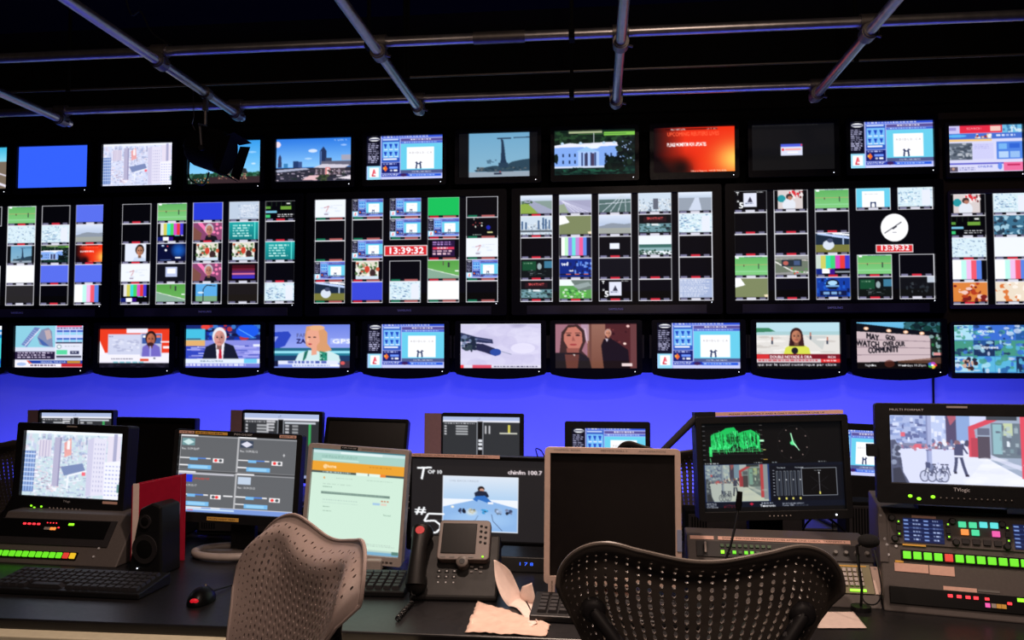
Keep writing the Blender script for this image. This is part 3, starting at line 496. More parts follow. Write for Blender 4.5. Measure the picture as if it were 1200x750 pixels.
def t_town(v=0):
    c = Cv(48, 28, (205, 220, 235), 4 + v); c.blocks(0, .3, 1, 1, 120, [(150, 165, 180), (210, 215, 220), (110, 125, 145), (180, 185, 190), (235, 238, 240)], (.01, .05), (.03, .12))
    if v == 0: [c.rect(x, y, x + .05, .7, (70, 100, 140)) for x, y in ((.03, .25), (.15, .3), (.55, .22), (.7, .08), (.78, .12), (.9, .2))]; c.rect(0, .75, 1, .85, (90, 100, 110))
    if v == 1: c.rect(.45, .3, .6, .9, (100, 105, 120))
    return c
def t_field(): return Cv(48, 28, (125, 135, 95)).poly([(0, 0), (.18, 0), (.32, .35), (0, .5)], WH).poly([(.88, .88), (1, .85), (1, 1), (.92, 1)], (240, 225, 190))
def t_hills(): return Cv(48, 28, (190, 205, 235)).grad(0, 0, 1, .5, (215, 225, 245), (185, 200, 225)).poly([(0, .6), (.4, .42), (.8, .5), (1, .45), (1, 1), (0, 1)], (140, 150, 165)).rect(0, .7, 1, 1, (160, 165, 160))
def t_player():
    c = Cv(48, 30, (25, 40, 60), 2); c.rect(0, .6, 1, 1, (120, 120, 60)); c.line([(.05, 0), (1, .25)], .12, (190, 210, 250)); c.line([(.5, 0), (1, .1)], .1, WH); c.ell(.38, .62, .17, .25, (215, 225, 240)); c.ell(.43, .38, .09, .12, (70, 80, 110)); c.rect(.8, .1, .84, .6, (170, 190, 220)); return c
def t_game():
    c = Cv(48, 28, BK, 3); c.rect(.12, 0, .88, 1, (225, 220, 205)); c.blobs(.14, .1, .86, .9, 60, [(80, 110, 70), (200, 90, 60), (240, 240, 235), (60, 50, 50), (150, 180, 130)], (.02, .06), (.04, .12)); c.ell(.5, .45, .08, .2, (210, 70, 50)); c.ell(.68, .65, .1, .2, (60, 40, 40)); c.rect(.12, .82, .88, 1, (210, 225, 240)); return c
def t_host():
    c = Cv(48, 28, (150, 75, 105), 3); c.rect(0, 0, 1, 1, (135, 70, 110)); c.poly([(.15, 0), (.3, 0), (.6, .6), (.5, .7)], (250, 120, 180)); c.poly([(0, .2), (.3, .6), (.25, 1), (0, 1)], (125, 80, 70)); [c.ell(x, y, .05, .08, (250, 130, 180)) for x, y in ((.82, .1), (.82, .35), (.72, .55), (.95, .3), (.85, .6))]; c.poly([(.4, 1), (.45, .75), (.6, .7), (.8, .8), (.85, 1)], (25, 22, 30)); face(c, .56, .4, .3, (190, 130, 110), (190, 190, 200)); return c
def t_man():
    c = Cv(48, 28, BK); c.rect(.12, 0, .85, 1, (225, 232, 248)); c.poly([(.4, 1), (.45, .8), (.65, .7), (.85, .85), (.85, 1)], (200, 215, 240)); face(c, .64, .38, .3, (190, 130, 100), (50, 35, 30)); return c
def t_teal():
    c = Cv(48, 28, (25, 150, 150), 2); c.grad(0, 0, 1, 1, (30, 165, 165), (20, 120, 125)); c.scrib(.12, .15, .8, .9, 5, (200, 245, 240), .5); c.rect(.85, 0, .9, 1, (90, 220, 210)); return c
def t_code(): return Cv(48, 28, (165, 180, 215), 5).scrib(.02, .04, .98, .98, 11, (225, 230, 245), .55, .5)
def t_map(): 
    c = Cv(48, 28, (190, 205, 225), 5); c.blobs(.3, .1, 1, .95, 60, [(225, 230, 240), (160, 175, 200)], (.01, .07), (.01, .03)); c.scrib(.4, .2, .95, .9, 7, (235, 240, 250), .5); return c
def t_app(): 
    c = Cv(48, 28, BK, 2); c.rect(0, .3, .17, .45, (90, 150, 60)); c.rect(.5, .3, .85, .5, (110, 160, 60)); c.rect(0, .55, .38, .68, (120, 190, 220)); c.rect(0, .78, .16, .95, (60, 200, 120)); c.scrib(.4, .75, .95, .95, 2, WH, .6); [c.rect(.03 + i * .16, .02, .04 + i * .16, .3, (60, 90, 60)) for i in range(6)]; c.rect(.7, .1, .82, .2, (220, 225, 220)); return c
def t_board(): return Cv(48, 28, BK).rect(.14, .08, .86, .95, (40, 20, 60)).scrib(.16, .12, .84, .35, 2, (200, 160, 230), .7).rect(.16, .42, .84, .55, (225, 60, 90)).scrib(.3, .43, .7, .54, 1, WH, .8).scrib(.16, .6, .84, .9, 2, (240, 200, 210), .7)
def t_night(): return Cv(48, 28, (5, 5, 9), 3).blobs(.2, .0, .6, .5, 9, [(230, 150, 130), (240, 240, 230), (150, 60, 60)], (.01, .03), (.02, .07)).ell(.7, .55, .07, .12, (30, 40, 170)).scrib(.2, .92, .5, .97, 1, (200, 220, 210), .8).rect(.67, .78, .83, .86, (220, 215, 150))
def t_space(): return Cv(48, 28, (8, 12, 50), 3).ell(.75, .4, .3, .5, (30, 110, 220), .8, True).ell(.3, .38, .04, .07, WH).ell(.36, .15, .03, .05, (225, 60, 60)).rect(.64, .78, .82, .85, WH).rect(.1, .92, .5, .96, (90, 110, 160)).ell(.2, .12, .05, .05, (200, 220, 250))
def t_dialog(w=.4): return Cv(48, 28, (18, 18, 26)).rect(.3, .18, .72, .75, (190, 200, 235)).rect(.36, .26, .66, .55, WH)
def t_smalldialog(): return Cv(48, 28, (8, 8, 12)).rect(.33, .35, .64, .66, (235, 240, 255))
def t_bluetv():
    c = Cv(48, 28, (15, 40, 130), 6); c.blocks(.25, .05, 1, .9, 30, [(60, 110, 220), (20, 30, 90), (110, 150, 230)], (.03, .08), (.08, .2)); c.text('ted', .06, .36, .18, WH, .2, .06); c.text('ted', .3, .7, .1, WH, .12, .05); c.rect(0, .82, 1, .9, (20, 20, 50)); [c.rect(.2 + i * .28, .83, .35 + i * .28, .88, (220, 110, 80)) for i in range(3)]; return c
def t_classroom(): return Cv(48, 28, (14, 20, 20), 4).rect(.05, .1, .5, .62, (22, 75, 48)).scrib(.1, .2, .45, .28, 1, (120, 160, 130), .6).ell(.6, .4, .07, .18, (150, 170, 175)).rect(.75, .1, 1, .5, (60, 120, 150)).blobs(.3, .6, .9, .9, 14, [(110, 120, 125), (40, 50, 50)], (.02, .08), (.01, .03))
def t_anchor2(): return Cv(48, 28, (14, 14, 16), 4).rect(.15, .12, .85, .4, (40, 20, 25)).text('SPORTSNET', .25, .27, .12, (230, 90, 90), .5, .04).rect(.02, .5, 1, .95, (110, 150, 160)).blobs(.0, .5, 1, .95, 26, [(60, 90, 90), (190, 215, 220), (30, 40, 50)], (.02, .1), (.03, .08)).rect(.4, .5, .6, .6, (225, 235, 240))
def t_garden():
    c = Cv(48, 28, (90, 160, 80), 4); c.rect(0, 0, .5, .3, (235, 245, 245)); c.poly([(.35, 0), (1, 0), (1, .5), (.6, .6)], (110, 125, 120)); c.poly([(.4, .3), (.9, .1), (1, .3), (.6, .5)], (150, 165, 165)); c.blobs(.1, .5, .8, .95, 40, [(110, 210, 90), (50, 120, 60), (200, 225, 200)], (.02, .06), (.03, .07)); return c
def t_lake(): return Cv(48, 28, (235, 242, 250), 4).rect(0, .45, 1, .62, (60, 105, 100)).rect(0, .62, 1, .8, (140, 175, 180)).blobs(0, .75, 1, 1, 30, [(50, 80, 70), (90, 120, 110)], (.02, .06), (.03, .07))
def t_top():
    c = Cv(48, 28, BK); c.rect(.3, .1, .7, .85, (225, 228, 245)); c.poly([(.42, .6), (.5, .3), (.58, .6)], (60, 60, 80)); c.scrib(.35, .65, .65, .72, 1, (110, 120, 150), .7); c.text('T', .08, .22, .16, WH, .08, .05); c.text('5', .15, .92, .3, WH, .14, .05); c.text('#', .1, .6, .13, WH, .06, .05); c.scrib(.7, .05, .95, .09, 1, WH, .8); return c
def t_people():
    c = Cv(48, 28, BK, 5); c.rect(.1, 0, .86, 1, (215, 205, 205)); c.blobs(.45, 0, .86, .4, 30, [(220, 50, 60), (240, 230, 230), (120, 60, 60)], (.02, .05), (.04, .09)); c.ell(.22, .45, .12, .2, (40, 150, 160)); c.ell(.45, .8, .2, .35, (225, 230, 240)); c.ell(.46, .35, .1, .16, (60, 45, 45)); c.ell(.48, .42, .07, .1, (180, 120, 100)); return c
def t_track(): return Cv(48, 28, (150, 150, 150), 5).poly([(0, .1), (1, .2), (1, .8), (0, .9)], (110, 120, 105)).line([(0, .3), (.5, .8), (1, .9)], .07, (225, 225, 220)).line([(0, .15), (1, .25)], .04, (200, 190, 190)).rect(.2, .2, .8, .55, (40, 50, 60)).ell(.32, .38, .08, .12, (190, 100, 90)).rect(.56, .25, .75, .5, (70, 90, 130)).blobs(.5, .6, 1, .95, 12, [(90, 150, 80), (220, 70, 60)], (.02, .05), (.02, .05))
def t_bluecar(): return Cv(48, 28, (20, 60, 160), 4).blocks(0, 0, 1, 1, 30, [(30, 90, 200), (60, 150, 230), (10, 25, 80)], (.03, .08), (.05, .25)).ell(.48, .35, .2, .28, (15, 20, 45)).ell(.48, .28, .14, .12, (170, 215, 245)).rect(.28, .4, .68, .5, (120, 170, 220)).rect(.1, .7, .9, .95, (15, 25, 70)).scrib(.2, .75, .8, .92, 1, (140, 190, 240), .8)
def t_dark(): return Cv(48, 28, (15, 16, 18), 4).blobs(.2, .3, .8, .8, 20, [(40, 46, 52), (60, 66, 72), (22, 24, 28)], (.02, .06), (.03, .1)).rect(.8, 0, 1, .3, (190, 200, 215))
def t_ad(): return Cv(48, 28, (105, 205, 235)).rect(.17, .15, .83, 1, WH).scrib(.25, .28, .75, .34, 1, (170, 170, 180), .6).line([(.43, 1), (.44, .72)], .06, (30, 45, 90)).line([(.57, 1), (.56, .72)], .06, (30, 45, 90)).line([(.42, .76), (.58, .76)], .06, (30, 45, 90))
def t_goal(): return Cv(48, 28, BK).rect(.13, 0, .86, 1, (90, 170, 230)).rect(.13, .7, .86, 1, (120, 165, 130)).line([(.38, 1), (.38, .3), (.5, .08), (.8, .12)], .05, (40, 45, 55)).ell(.3, .5, .1, .05, (210, 230, 245))
def t_red(): return Cv(48, 28, (15, 5, 8)).rect(.12, .1, .9, .9, (70, 15, 25)).grad(.12, .3, .9, .9, (110, 25, 35), (50, 50, 210)).rect(.12, .58, .9, .66, (220, 120, 150))
def t_mini(cols, seed): return Cv(48, 28, cols[0], seed).blobs(0, 0, 1, 1, 40, cols, (.03, .1), (.04, .14))

def wall_page(cols, w, h, seed=1, extra=None, strip=None):
    """a multi-view display: columns of small framed pictures; None leaves a gap, 'k' is an idle frame"""
    c = Cv(w, h, BK, seed); n = len(cols); gap = .036; tw = (1 - gap * (n - 1)) / n; th = .2; bx = 1.1 / w; by = 1.1 / h
    for i, col in enumerate(cols):
        x0 = i * (tw + gap)
        for j, t in enumerate(col):
            if t is None: continue
            y0 = j * th; c.rect(x0, y0, x0 + tw, y0 + th, (232, 232, 240)); c.rect(x0 + bx, y0 + by, x0 + tw - bx, y0 + th - by, BK)
            if t != 'k': c.blit(t, x0 + bx * .6, y0 + by * .6, x0 + tw - bx * .6, y0 + th * .865)
            q = (strip or 'w'); red = c.r.random() < (.5 if t == 'k' else .25) or q == 'r'
            ys, ye = y0 + th * .885, y0 + th * .975
            c.rect(x0 + bx, y0 + th * .865, x0 + tw - bx, y0 + th - by * .7, (12, 10, 18))
            if q == 'g': c.rect(x0 + tw * .06, ys, x0 + tw * .35, ye, (20, 110, 80) if c.r.random() < .7 else (190, 30, 50)); c.rect(x0 + tw * .48, ys, x0 + tw * .9, ye, (170, 90, 90))
            else:
                c.rect(x0 + tw * .05, ys, x0 + tw * .25, ye, (120, 118, 150)); c.rect(x0 + tw * .36, ys, x0 + tw * .64, ye, (205, 40, 60) if red or t == 'k' else (210, 210, 225)); c.rect(x0 + tw * .75, ys, x0 + tw * .92, ye, (110, 108, 135))
    if extra: extra(c)
    return c
def digits(c, x0, y0, x1, y1):
    c.rect(x0, y0, x1, y1, (235, 225, 228)); c.rect(x0 + .005, y0 + .008, x1 - .005, y1 - .008, (215, 40, 45)); c.text('13:39:32', x0 + .02, y1 - .022, (y1 - y0) * .6, WH, (x1 - x0) - .04, .05)
# ---------------------------------------------------------------- materials
BLACK = mat('black_plastic', rgb(20, 20, 22), .45, spec=.35)
GLOSS = mat('glossy_black_plastic', rgb(12, 12, 13), .35, spec=.12)
MATT = mat('matt_black_paint', rgb(10, 10, 11), .9, spec=.1, bump=.2)
WALLB = mat('blue_wall_paint', rgb(175, 175, 235), .85, spec=.15, scale=2.2, grain=.05, bump=.1)
GREYP = mat('dark_grey_panel', rgb(52, 46, 46), .75, spec=.15)
CARPET = mat('carpet', rgb(38, 38, 44), .95, spec=.1, scale=220, grain=.3, bump=.6)
STEEL = mat('galvanised_steel', rgb(175, 172, 172), .33, metal=.9, scale=30, grain=.12)
DSTEEL = mat('dull_steel', rgb(110, 105, 102), .45, metal=.8, scale=40, grain=.12)
CONS = mat('console_grey_paint', rgb(84, 78, 76), .6, spec=.3, scale=160, grain=.08)
CONSD = mat('console_dark_face', rgb(40, 38, 40), .5, spec=.3)
DESK = mat('desk_black_laminate', rgb(24, 23, 25), .38, spec=.4, scale=90, grain=.15)
CREAM = mat('cream_edging', rgb(225, 218, 190), .6)
BEIGE = mat('beige_plastic', rgb(200, 176, 164), .5, spec=.35)
SILV = mat('silver_plastic', rgb(165, 155, 150), .4, spec=.4)
LABEL = mat('paper_label', rgb(222, 180, 165), .8, spec=.1, scale=120)
LABELY = mat('yellow_paper_label', rgb(225, 175, 85), .8, spec=.1, scale=120)
WHITEP = mat('white_plastic', rgb(230, 226, 222), .5)
LEDW = glow('white_led', (235, 240, 250), 2.2); LEDG = glow('green_led', (150, 255, 40), 1.5); LEDR = glow('red_led', (255, 50, 60), 2.)
BTNG = glow('green_button', (110, 232, 40), .95); BTNR = glow('red_button', (225, 62, 50), .9); BTNY = glow('yellow_button', (235, 190, 40), .95)
BTNT = glow('turquoise_button', (70, 220, 160), 1.); BTNC = glow('cyan_button', (90, 225, 225), 1.); BTNO = glow('orange_button', (255, 150, 70), 1.); BTNM = glow('magenta_button', (235, 90, 170), 1.)
INK = mat('dark_ink', rgb(60, 45, 42), .8)
LOGO = mat('silver_lettering', rgb(190, 190, 195), .4)
LOGOD = mat('dim_lettering', rgb(105, 102, 100), .5)

def lettering(t, x, z, h, y, m, parent, name='logo', w=None, M=None):
    """flat letters in the x,z plane standing proud of a front at depth y"""
    V, T = text_tris(t); k = h / .69; kx = (w / V[:, 0].max()) if w else k
    b = MB(M); b.add([(x + v[0] * kx, y, z + v[1] * k) for v in V], T); return b.build(name, m, parent)

# ---------------------------------------------------------------- the room
XL, XR, YB, YF, ZC = -4.5, 3.4, 4.75, -1.6, 3.45
def slab(name, x0, y0, z0, x1, y1, z1, m):
    return struct(MB().box(x0, y0, z0, x1, y1, z1).build(name, m))
slab('floor', XL - .1, YF - .1, -.1, XR + .1, YB + .1, 0, CARPET)
slab('ceiling', XL - .1, YF - .1, ZC, XR + .1, YB + .1, ZC + .1, MATT)
slab('wall_back', XL - .1, YB, 0, XR + .1, YB + .1, ZC, WALLB)
slab('wall_left', XL - .1, YF, 0, XL, YB, ZC, MATT)
slab('wall_right', XR, YF, 0, XR + .1, YB, ZC, MATT)
slab('wall_front', XL - .1, YF - .1, 0, XR + .1, YF, ZC, MATT)
YS = 4.5                                    # front plane of the pictures
ZP = at(700, 437, YS).z
slab('trim_1', XL, 4.60, ZP, XR, YB, ZC, MATT)          # black boarding that carries the screens
xr = at(1106, 300, 4.52).x
slab('trim_2', xr, 4.545, at(1150, 443, 4.5).z + .02, XR, 4.60, at(1150, 128, 4.5).z, GREYP)

# ---------------------------------------------------------------- overhead pipe grid
YP1 = 3.30; ZPIPE = at(600, 43, YP1).z
def solveY(py, z):                          # depth of a pipe at the same height
    a, b = 3, 5
    for _ in range(40):
        m = (a + b) / 2
        if at(600, py, m).z > z: b = m
        else: a = m
    return a
YP2 = solveY(112, ZPIPE); YP3 = solveY(86, ZPIPE + .12)
def cross_pipe(y, z, r, label, hang, joints=()):
    t = thing('steel_pipe', label, 'pipe', (0, y, z), 0, 'lighting grid cross pipes')
    MB().tube([(XL, 0, 0), (XR, 0, 0)], r, 20).build('pipe_tube', STEEL if r > .015 else DSTEEL, t, smooth=True)
    for x in hang:
        MB().tube([(x, 0, r * .9), (x, 0, ZC - z)], .009, 8).box(x - .012, -r * 1.25, -r * 1.25, x + .012, r * 1.25, r * 1.25).build('hanger', MATT, t)
    for x in joints:
        MB().tube([(x - .11, 0, 0), (x + .11, 0, 0)], r * 1.2, 20).build('coupling', DSTEEL, t, smooth=True)
    return t
cross_pipe(YP1, ZPIPE, .0215, 'steel cross pipe nearest the camera, the brightest and lowest looking of the grid', (-3.2, at(432, 50, YP1).x, at(670, 38, YP1).x, 2.4), (at(585, 43, YP1).x,))
cross_pipe(YP2, ZPIPE, .0215, 'steel cross pipe over the top row of screens with the round clamps on it', (-3.4, at(670, 105, YP2).x, 2.6), ())
cross_pipe(YP3, ZPIPE + .12, .006, 'thin dim rod running between the two steel cross pipes', (-2.9, -1.0, at(478, 86, YP3).x, 1.3, 2.9), ())
ZD = ZPIPE - .048
for px, py, lab in ((72, 138, 'leftmost steel pipe running back from the camera, mostly outside the picture'), (277, 130, 'steel pipe running back above the black studio light'), (490, 124, 'steel pipe slanting down to the clamp above the statue picture'),
                    (722, 116, 'nearly vertical looking steel pipe left of the orange picture'), (957, 112, 'steel pipe slanting down to the clamp above the dark dialog screen')):
    x = at(px, py, YP2).x
    t = thing('steel_pipe', lab, 'pipe', (x, YP2, ZD), 0, 'lighting grid pipes running back')
    MB().tube([(0, -4.6, 0), (0, .07, 0)], .0215, 20).build('pipe_tube', STEEL, t, smooth=True)
    for yy in (0, YP1 - YP2):
        b = MB().tube([(0, yy - .028, 0), (0, yy + .028, 0)], .034, 16).tube([(-.034, yy, .048), (.034, yy, .048)], .031, 16).tube([(.0, yy - .036, 0), (.0, yy - .03, 0)], .029, 14)
        c_ = b.build('pipe_clamp', DSTEEL, t, smooth=True)
        MB().tube([(.03, yy, -.01), (.05, yy, -.016)], .006, 8).build('clamp_bolt', DSTEEL, c_)

# ---------------------------------------------------------------- wall screens
def wall_tv(name, label, group, px0, px1, pz0, pz1, pic, side, top, bot, bulge=0., Y=YS, back=4.60, logo=None, brackets=False, gloss=GLOSS, crop=None):
    """a flat television: housing, picture, standby light; bounds are the lit picture's edges in metres"""
    cx, cz = (px0 + px1) / 2, (pz0 + pz1) / 2; w, h = (px1 - px0) / 2, (pz1 - pz0) / 2
    t = thing(name, label, 'television', (cx, Y, cz), 0, group)
    o = rrect(-w - side, -h - bot, w + side, h + top, .012, 3)
    if bulge:
        o = [(-w - side + .01, -h - bot)] + [(-(w + side) * k, -h - bot - bulge * math.cos(k * math.pi / 2) ** .8) for k in (.75, .55, .3, 0, -.3, -.55, -.75)] + [(w + side - .01, -h - bot), (w + side, -h - bot + .012)] + [p for p in o if p[1] > 0] + [(-w - side, -h - bot + .012)]
    MB().frame(o, (-w, -h, w, h), -.018, .004).prism([(x * .97, z * .97) for x, z in o], .003, back - Y).build('housing', gloss, t)
    picture(pic, -w, -h, w, h, 0.0, t)
    MB().ball((w - .01, -.0185, -h - bot * (.12 if logo else .55)), .0026, 8).build('power_light', LEDW, t)
    if logo: MB().box(-w * .93, -.0195, -h - bot * .92, w * .93, -.0175, -h - bot * .28).build('bezel_sheen', mat('bezel_sheen_grey', rgb(46, 42, 40), .3, spec=.4, scale=5, grain=.5), t, bevel=.0008)  # added lighter strip; its grey paints the sheen reflected in the bezel
    if logo: lettering(logo, -.04, -h - bot * .66, .011, -.0205, LOGO, t, w=.08)
    if brackets:
        for s in (-1, 1): MB().box(s * (w + side + .004) - .008, .0, -.07, s * (w + side + .004) + .008, .03, .06).build('side_speaker', BLACK, t)
    return t
def zpair(row):                 # common height range of a row, measured at its middle
    return {1: (at(600, 207.5, YS).z, at(600, 155.5, YS).z), 3: (at(600, 431.3, YS).z, at(600, 379.5, YS).z)}[row]

G1 = 'small televisions in the top row'; G3 = 'small televisions in the bottom row'; G2 = 'large multi-view televisions in the middle row'
z0, z1 = zpair(1)
row1 = [(-72, 10, p_road, 'top row television cut by the left edge, road under teal sky'), (22, 104, lambda: p_flat((52, 96, 250)), 'top row television showing plain bright blue'),
        (121, 203, p_city, 'top row television showing pale violet office towers'), (221, 306, p_stadium_sky, 'top row television with blue sky, partly behind the studio light'),
        (324, 412, p_skyline, 'top row television showing a city skyline under deep blue sky'), (430, 519, p_webnews, 'top row television showing the blue news page, left of the statue picture'),
        (538, 630, p_liberty, 'top row television showing a grey statue on an island'), (650, 744, p_mansion, 'top row television showing a white columned mansion among trees'),
        (766, 861, p_agency, 'top row television showing an orange red page of news agency text'), (881, 978, p_dialog, 'top row television, nearly black with one small dialog box'),
        (996, 1094, p_webnews, 'top row television showing the blue news page, right of the dark dialog screen')]
for a, b, fn, lab in row1:
    ym = 190; k = 0 if a > 0 else 0
    wall_tv('television', lab, G1, at(a, ym, YS).x, at(b, ym, YS).x, z0, z1, fn(), .022, .022, .038)
x0, x1 = at(1111, 175, 4.5).x, at(1198, 175, 4.5).x
wall_tv('television', 'top row television on the dark grey panel showing a web portal with a red banner', G1, x0, x1, at(1155, 202, 4.5).z, at(1155, 147, 4.5).z, p_portal(), .018, .018, .03, back=4.545, gloss=BLACK)
z0, z1 = zpair(3)
row3 = [(-88, 4, p_teal, 'bottom row television cut by the left edge, teal sliver of a page'), (18, 99, p_beachpage, 'bottom row television showing a news page with beach photo and headlines'),
        (117, 200, p_redstudio, 'bottom row television showing a man in a red and white studio'), (218, 306, p_anchor, 'bottom row television showing a white haired newsreader in dark suit'),
        (322, 411, p_interview, 'bottom row television showing a blonde woman in an interview'), (431, 521, p_webnews, 'bottom row television showing the blue news page, left of the snow picture'),
        (540, 634, p_snow, 'bottom row television showing a boot and arm in pale snow'), (651, 746, p_drama, 'bottom row television showing a drama with dark haired woman'),
        (770, 867, p_webnews, 'bottom row television showing the blue news page, right of the drama'), (886, 984, p_beachreport, 'bottom row television showing a reporter in yellow on a beach'),
        (1003, 1102, p_marquee, 'bottom row television showing a letter board sign')]
for a, b, fn, lab in row3:
    wall_tv('television', lab, G3, at(a, 405, YS).x, at(b, 405, YS).x, z0, z1, fn(), .030, .018, .035, bulge=.028, brackets=True)
x0, x1 = at(1117, 405, 4.5).x, at(1216, 405, 4.5).x
wall_tv('television', 'bottom row television on the dark grey panel showing a mosaic of blue pictures', G3, x0, x1, at(1160, 437, 4.5).z, at(1160, 381, 4.5).z, p_mosaic(), .018, .018, .03, back=4.545, gloss=BLACK)

# middle row
W_ = p_webnews(48, 30); CT = p_city(48, 30, 1); MN = p_mansion(48, 28); K = 'k'; BL = p_flat((88, 110, 235)); AG = p_agency(48, 28); LIB = p_liberty()
mv0 = [[K] * 5, [K, None, None, p_flat(WH), K], [t_pitch(), t_pale(0, 5), LIB, p_flat(WH), p_flat((40, 38, 40))], [K, t_pale(1, 6), MN, BL, K], [BL, t_hills(), AG, BL, t_bars(1)]]
mv1 = [[K, K, t_man(), t_white(1), t_bars(0)], [t_pitch(), t_bars(0), t_space(), t_dialog(), t_pitch(1)], [p_flat((40, 60, 215)), t_host(), t_game(), t_host(), t_goal()],
       [t_map(), t_teal(), t_game(), t_red(), p_flat((28, 24, 22))], [t_app(), K, t_teal(), K, t_pale(1, 8)]]
mv2 = [[t_white(1), K, K, W_, t_player()], [W_, K, W_, t_game(), p_flat((58, 72, 215))], [W_, W_, None, K, t_pale(1, 4)], [p_flat((25, 190, 90)), W_, t_board(), t_pitch(1), p_flat(WH)], [K, t_night(), t_white(1), W_, K]]
mv3 = [[t_road(0), t_town(0), K, t_classroom(), t_anchor2()], [t_road(1), t_field(), t_bars(2), t_bluetv(), t_garden()], [t_road(2), t_hills(), t_smalldialog(), p_flat((14, 14, 20)), t_top()],
       [t_town(1), t_anchor2(), t_lake(), K, K], [t_road(3), t_pale(1, 2), K, K, t_code()]]
mv4 = [[t_top(), K, K, t_pitch(), t_field()], [t_people(), K, K, t_track(), K], [t_pitch(), K, t_player(), t_bars(3), t_bluecar()], [t_ad(), None, None, t_pitch(), t_classroom()], [t_pale(1, 9), None, None, K, t_dark()]]
mv5 = [[t_people(), t_app(), t_pale(0, 3), t_bars(1), t_mini([(220, 130, 60), (180, 60, 30), (240, 200, 190), (120, 30, 30)], 2)], [t_pale(1, 12), t_mini([(60, 110, 140), (160, 200, 220), (40, 60, 80)], 3), t_white(), t_bars(1), t_mini([(235, 220, 200), (220, 120, 60), (250, 240, 230)], 5)],
       [K] * 5, [K] * 5, [K] * 5]
def ex2(c): digits(c, .385, .455, .62, .555)
def ex4(c):
    c.ell(.81, .36, .068, .125, (252, 252, 255)); c.line([(.76, .41), (.845, .31)], .008, (50, 50, 60)); c.line([(.8, .37), (.82, .345)], .018, (50, 50, 60)); c.rect(.8, .4, .82, .405, (120, 120, 130)); digits(c, .715, .51, .9, .585)
zz0, zz1 = at(720, 353.2, YS).z, at(720, 227.2, YS).z
mvs = [(-70, 122, mv0, None, 'w', 1, 'leftmost large multi-view television, pitch and plain blue pictures', 'SAMSUNG'), (142.5, 346.5, mv1, None, 'w', 2, 'large multi-view television second from left, colour bars and teal pages', 'SAMSUNG'),
       (369, 584, mv2, ex2, 'g', 3, 'large multi-view television with a bright green picture and red clock strip', 'SAMSUNG'), (610, 835, mv3, None, 'w', 4, 'large multi-view television with motorway and city camera pictures', 'SAMSUNG'),
       (860.5, 1094.5, mv4, ex4, 'w', 5, 'large multi-view television with a round white clock face', 'SAMSUNG')]
for a, b, cols, ex, st, sd, lab, lg in mvs:
    xa, xb = at(a, 290, YS).x, at(b, 290, YS).x
    wall_tv('multiview_television', lab, G2, xa, xb, zz0, zz1, wall_page(cols, (b - a) * 1.45, 128 * 1.45, sd, ex, st), .05, .04, .075, logo=lg)
xa = at(1114, 290, 4.5).x
wall_tv('multiview_television', 'large multi-view television on the dark grey panel at the right edge', G2, xa, xa + 1.08, at(1155, 357, 4.5).z, at(1155, 227, 4.5).z, wall_page(mv5, 330, 190, 9), .012, .02, .02, back=4.545, gloss=GREYP)
# ---------------------------------------------------------------- desks
ZT = .76
fx0 = at_z(276, 742, ZT).x
def desk(name, label, x0, x1, y0, y1, front, panels):
    t = thing(name, label, 'desk', ((x0 + x1) / 2, (y0 + y1) / 2, 0)); cx, cy = (x0 + x1) / 2, (y0 + y1) / 2
    MB().box(x0 - cx, y0 - cy, ZT - .024, x1 - cx, y1 - cy, ZT).build('desk_top', DESK, t, bevel=.004)
    for a, b in panels: MB().box(a - cx, y1 - cy - .03, 0, b - cx, y1 - cy - .01, ZT - .031).build('back_panel', MATT, t)
    for x in (x0 + .05, (x0 + x1) / 2, x1 - .09): MB().box(x - cx, y0 - cy + .12, 0, x - cx + .04, y1 - cy - .04, ZT - .031).build('leg_panel', MATT, t)
    if front: MB().box(x0 - cx, y0 - cy - .045, ZT - .05, front - cx, y0 - cy + .02, ZT - .0245).box(x0 - cx, y0 - cy - .02, ZT - .16, front - cx, y0 - cy + .02, ZT - .051).build('front_edging', CREAM, t, bevel=.003, label='cream edging')
    return t
YD0 = at_z(140, 730, ZT).y
desk('control_desk', 'long black control desk across the foreground carrying monitors and consoles', -2.15, 2.35, YD0, 2.85, -.42, [(-2.1, -.9), (-.6, .5), (.95, 2.3)])
desk('rear_desk', 'second black desk behind the first, under the blue wall, half hidden by monitors', -3.1, 2.9, 3.1, 3.85, None, [(-3.0, -2.06), (-1.90, .95), (1.35, 2.8)])

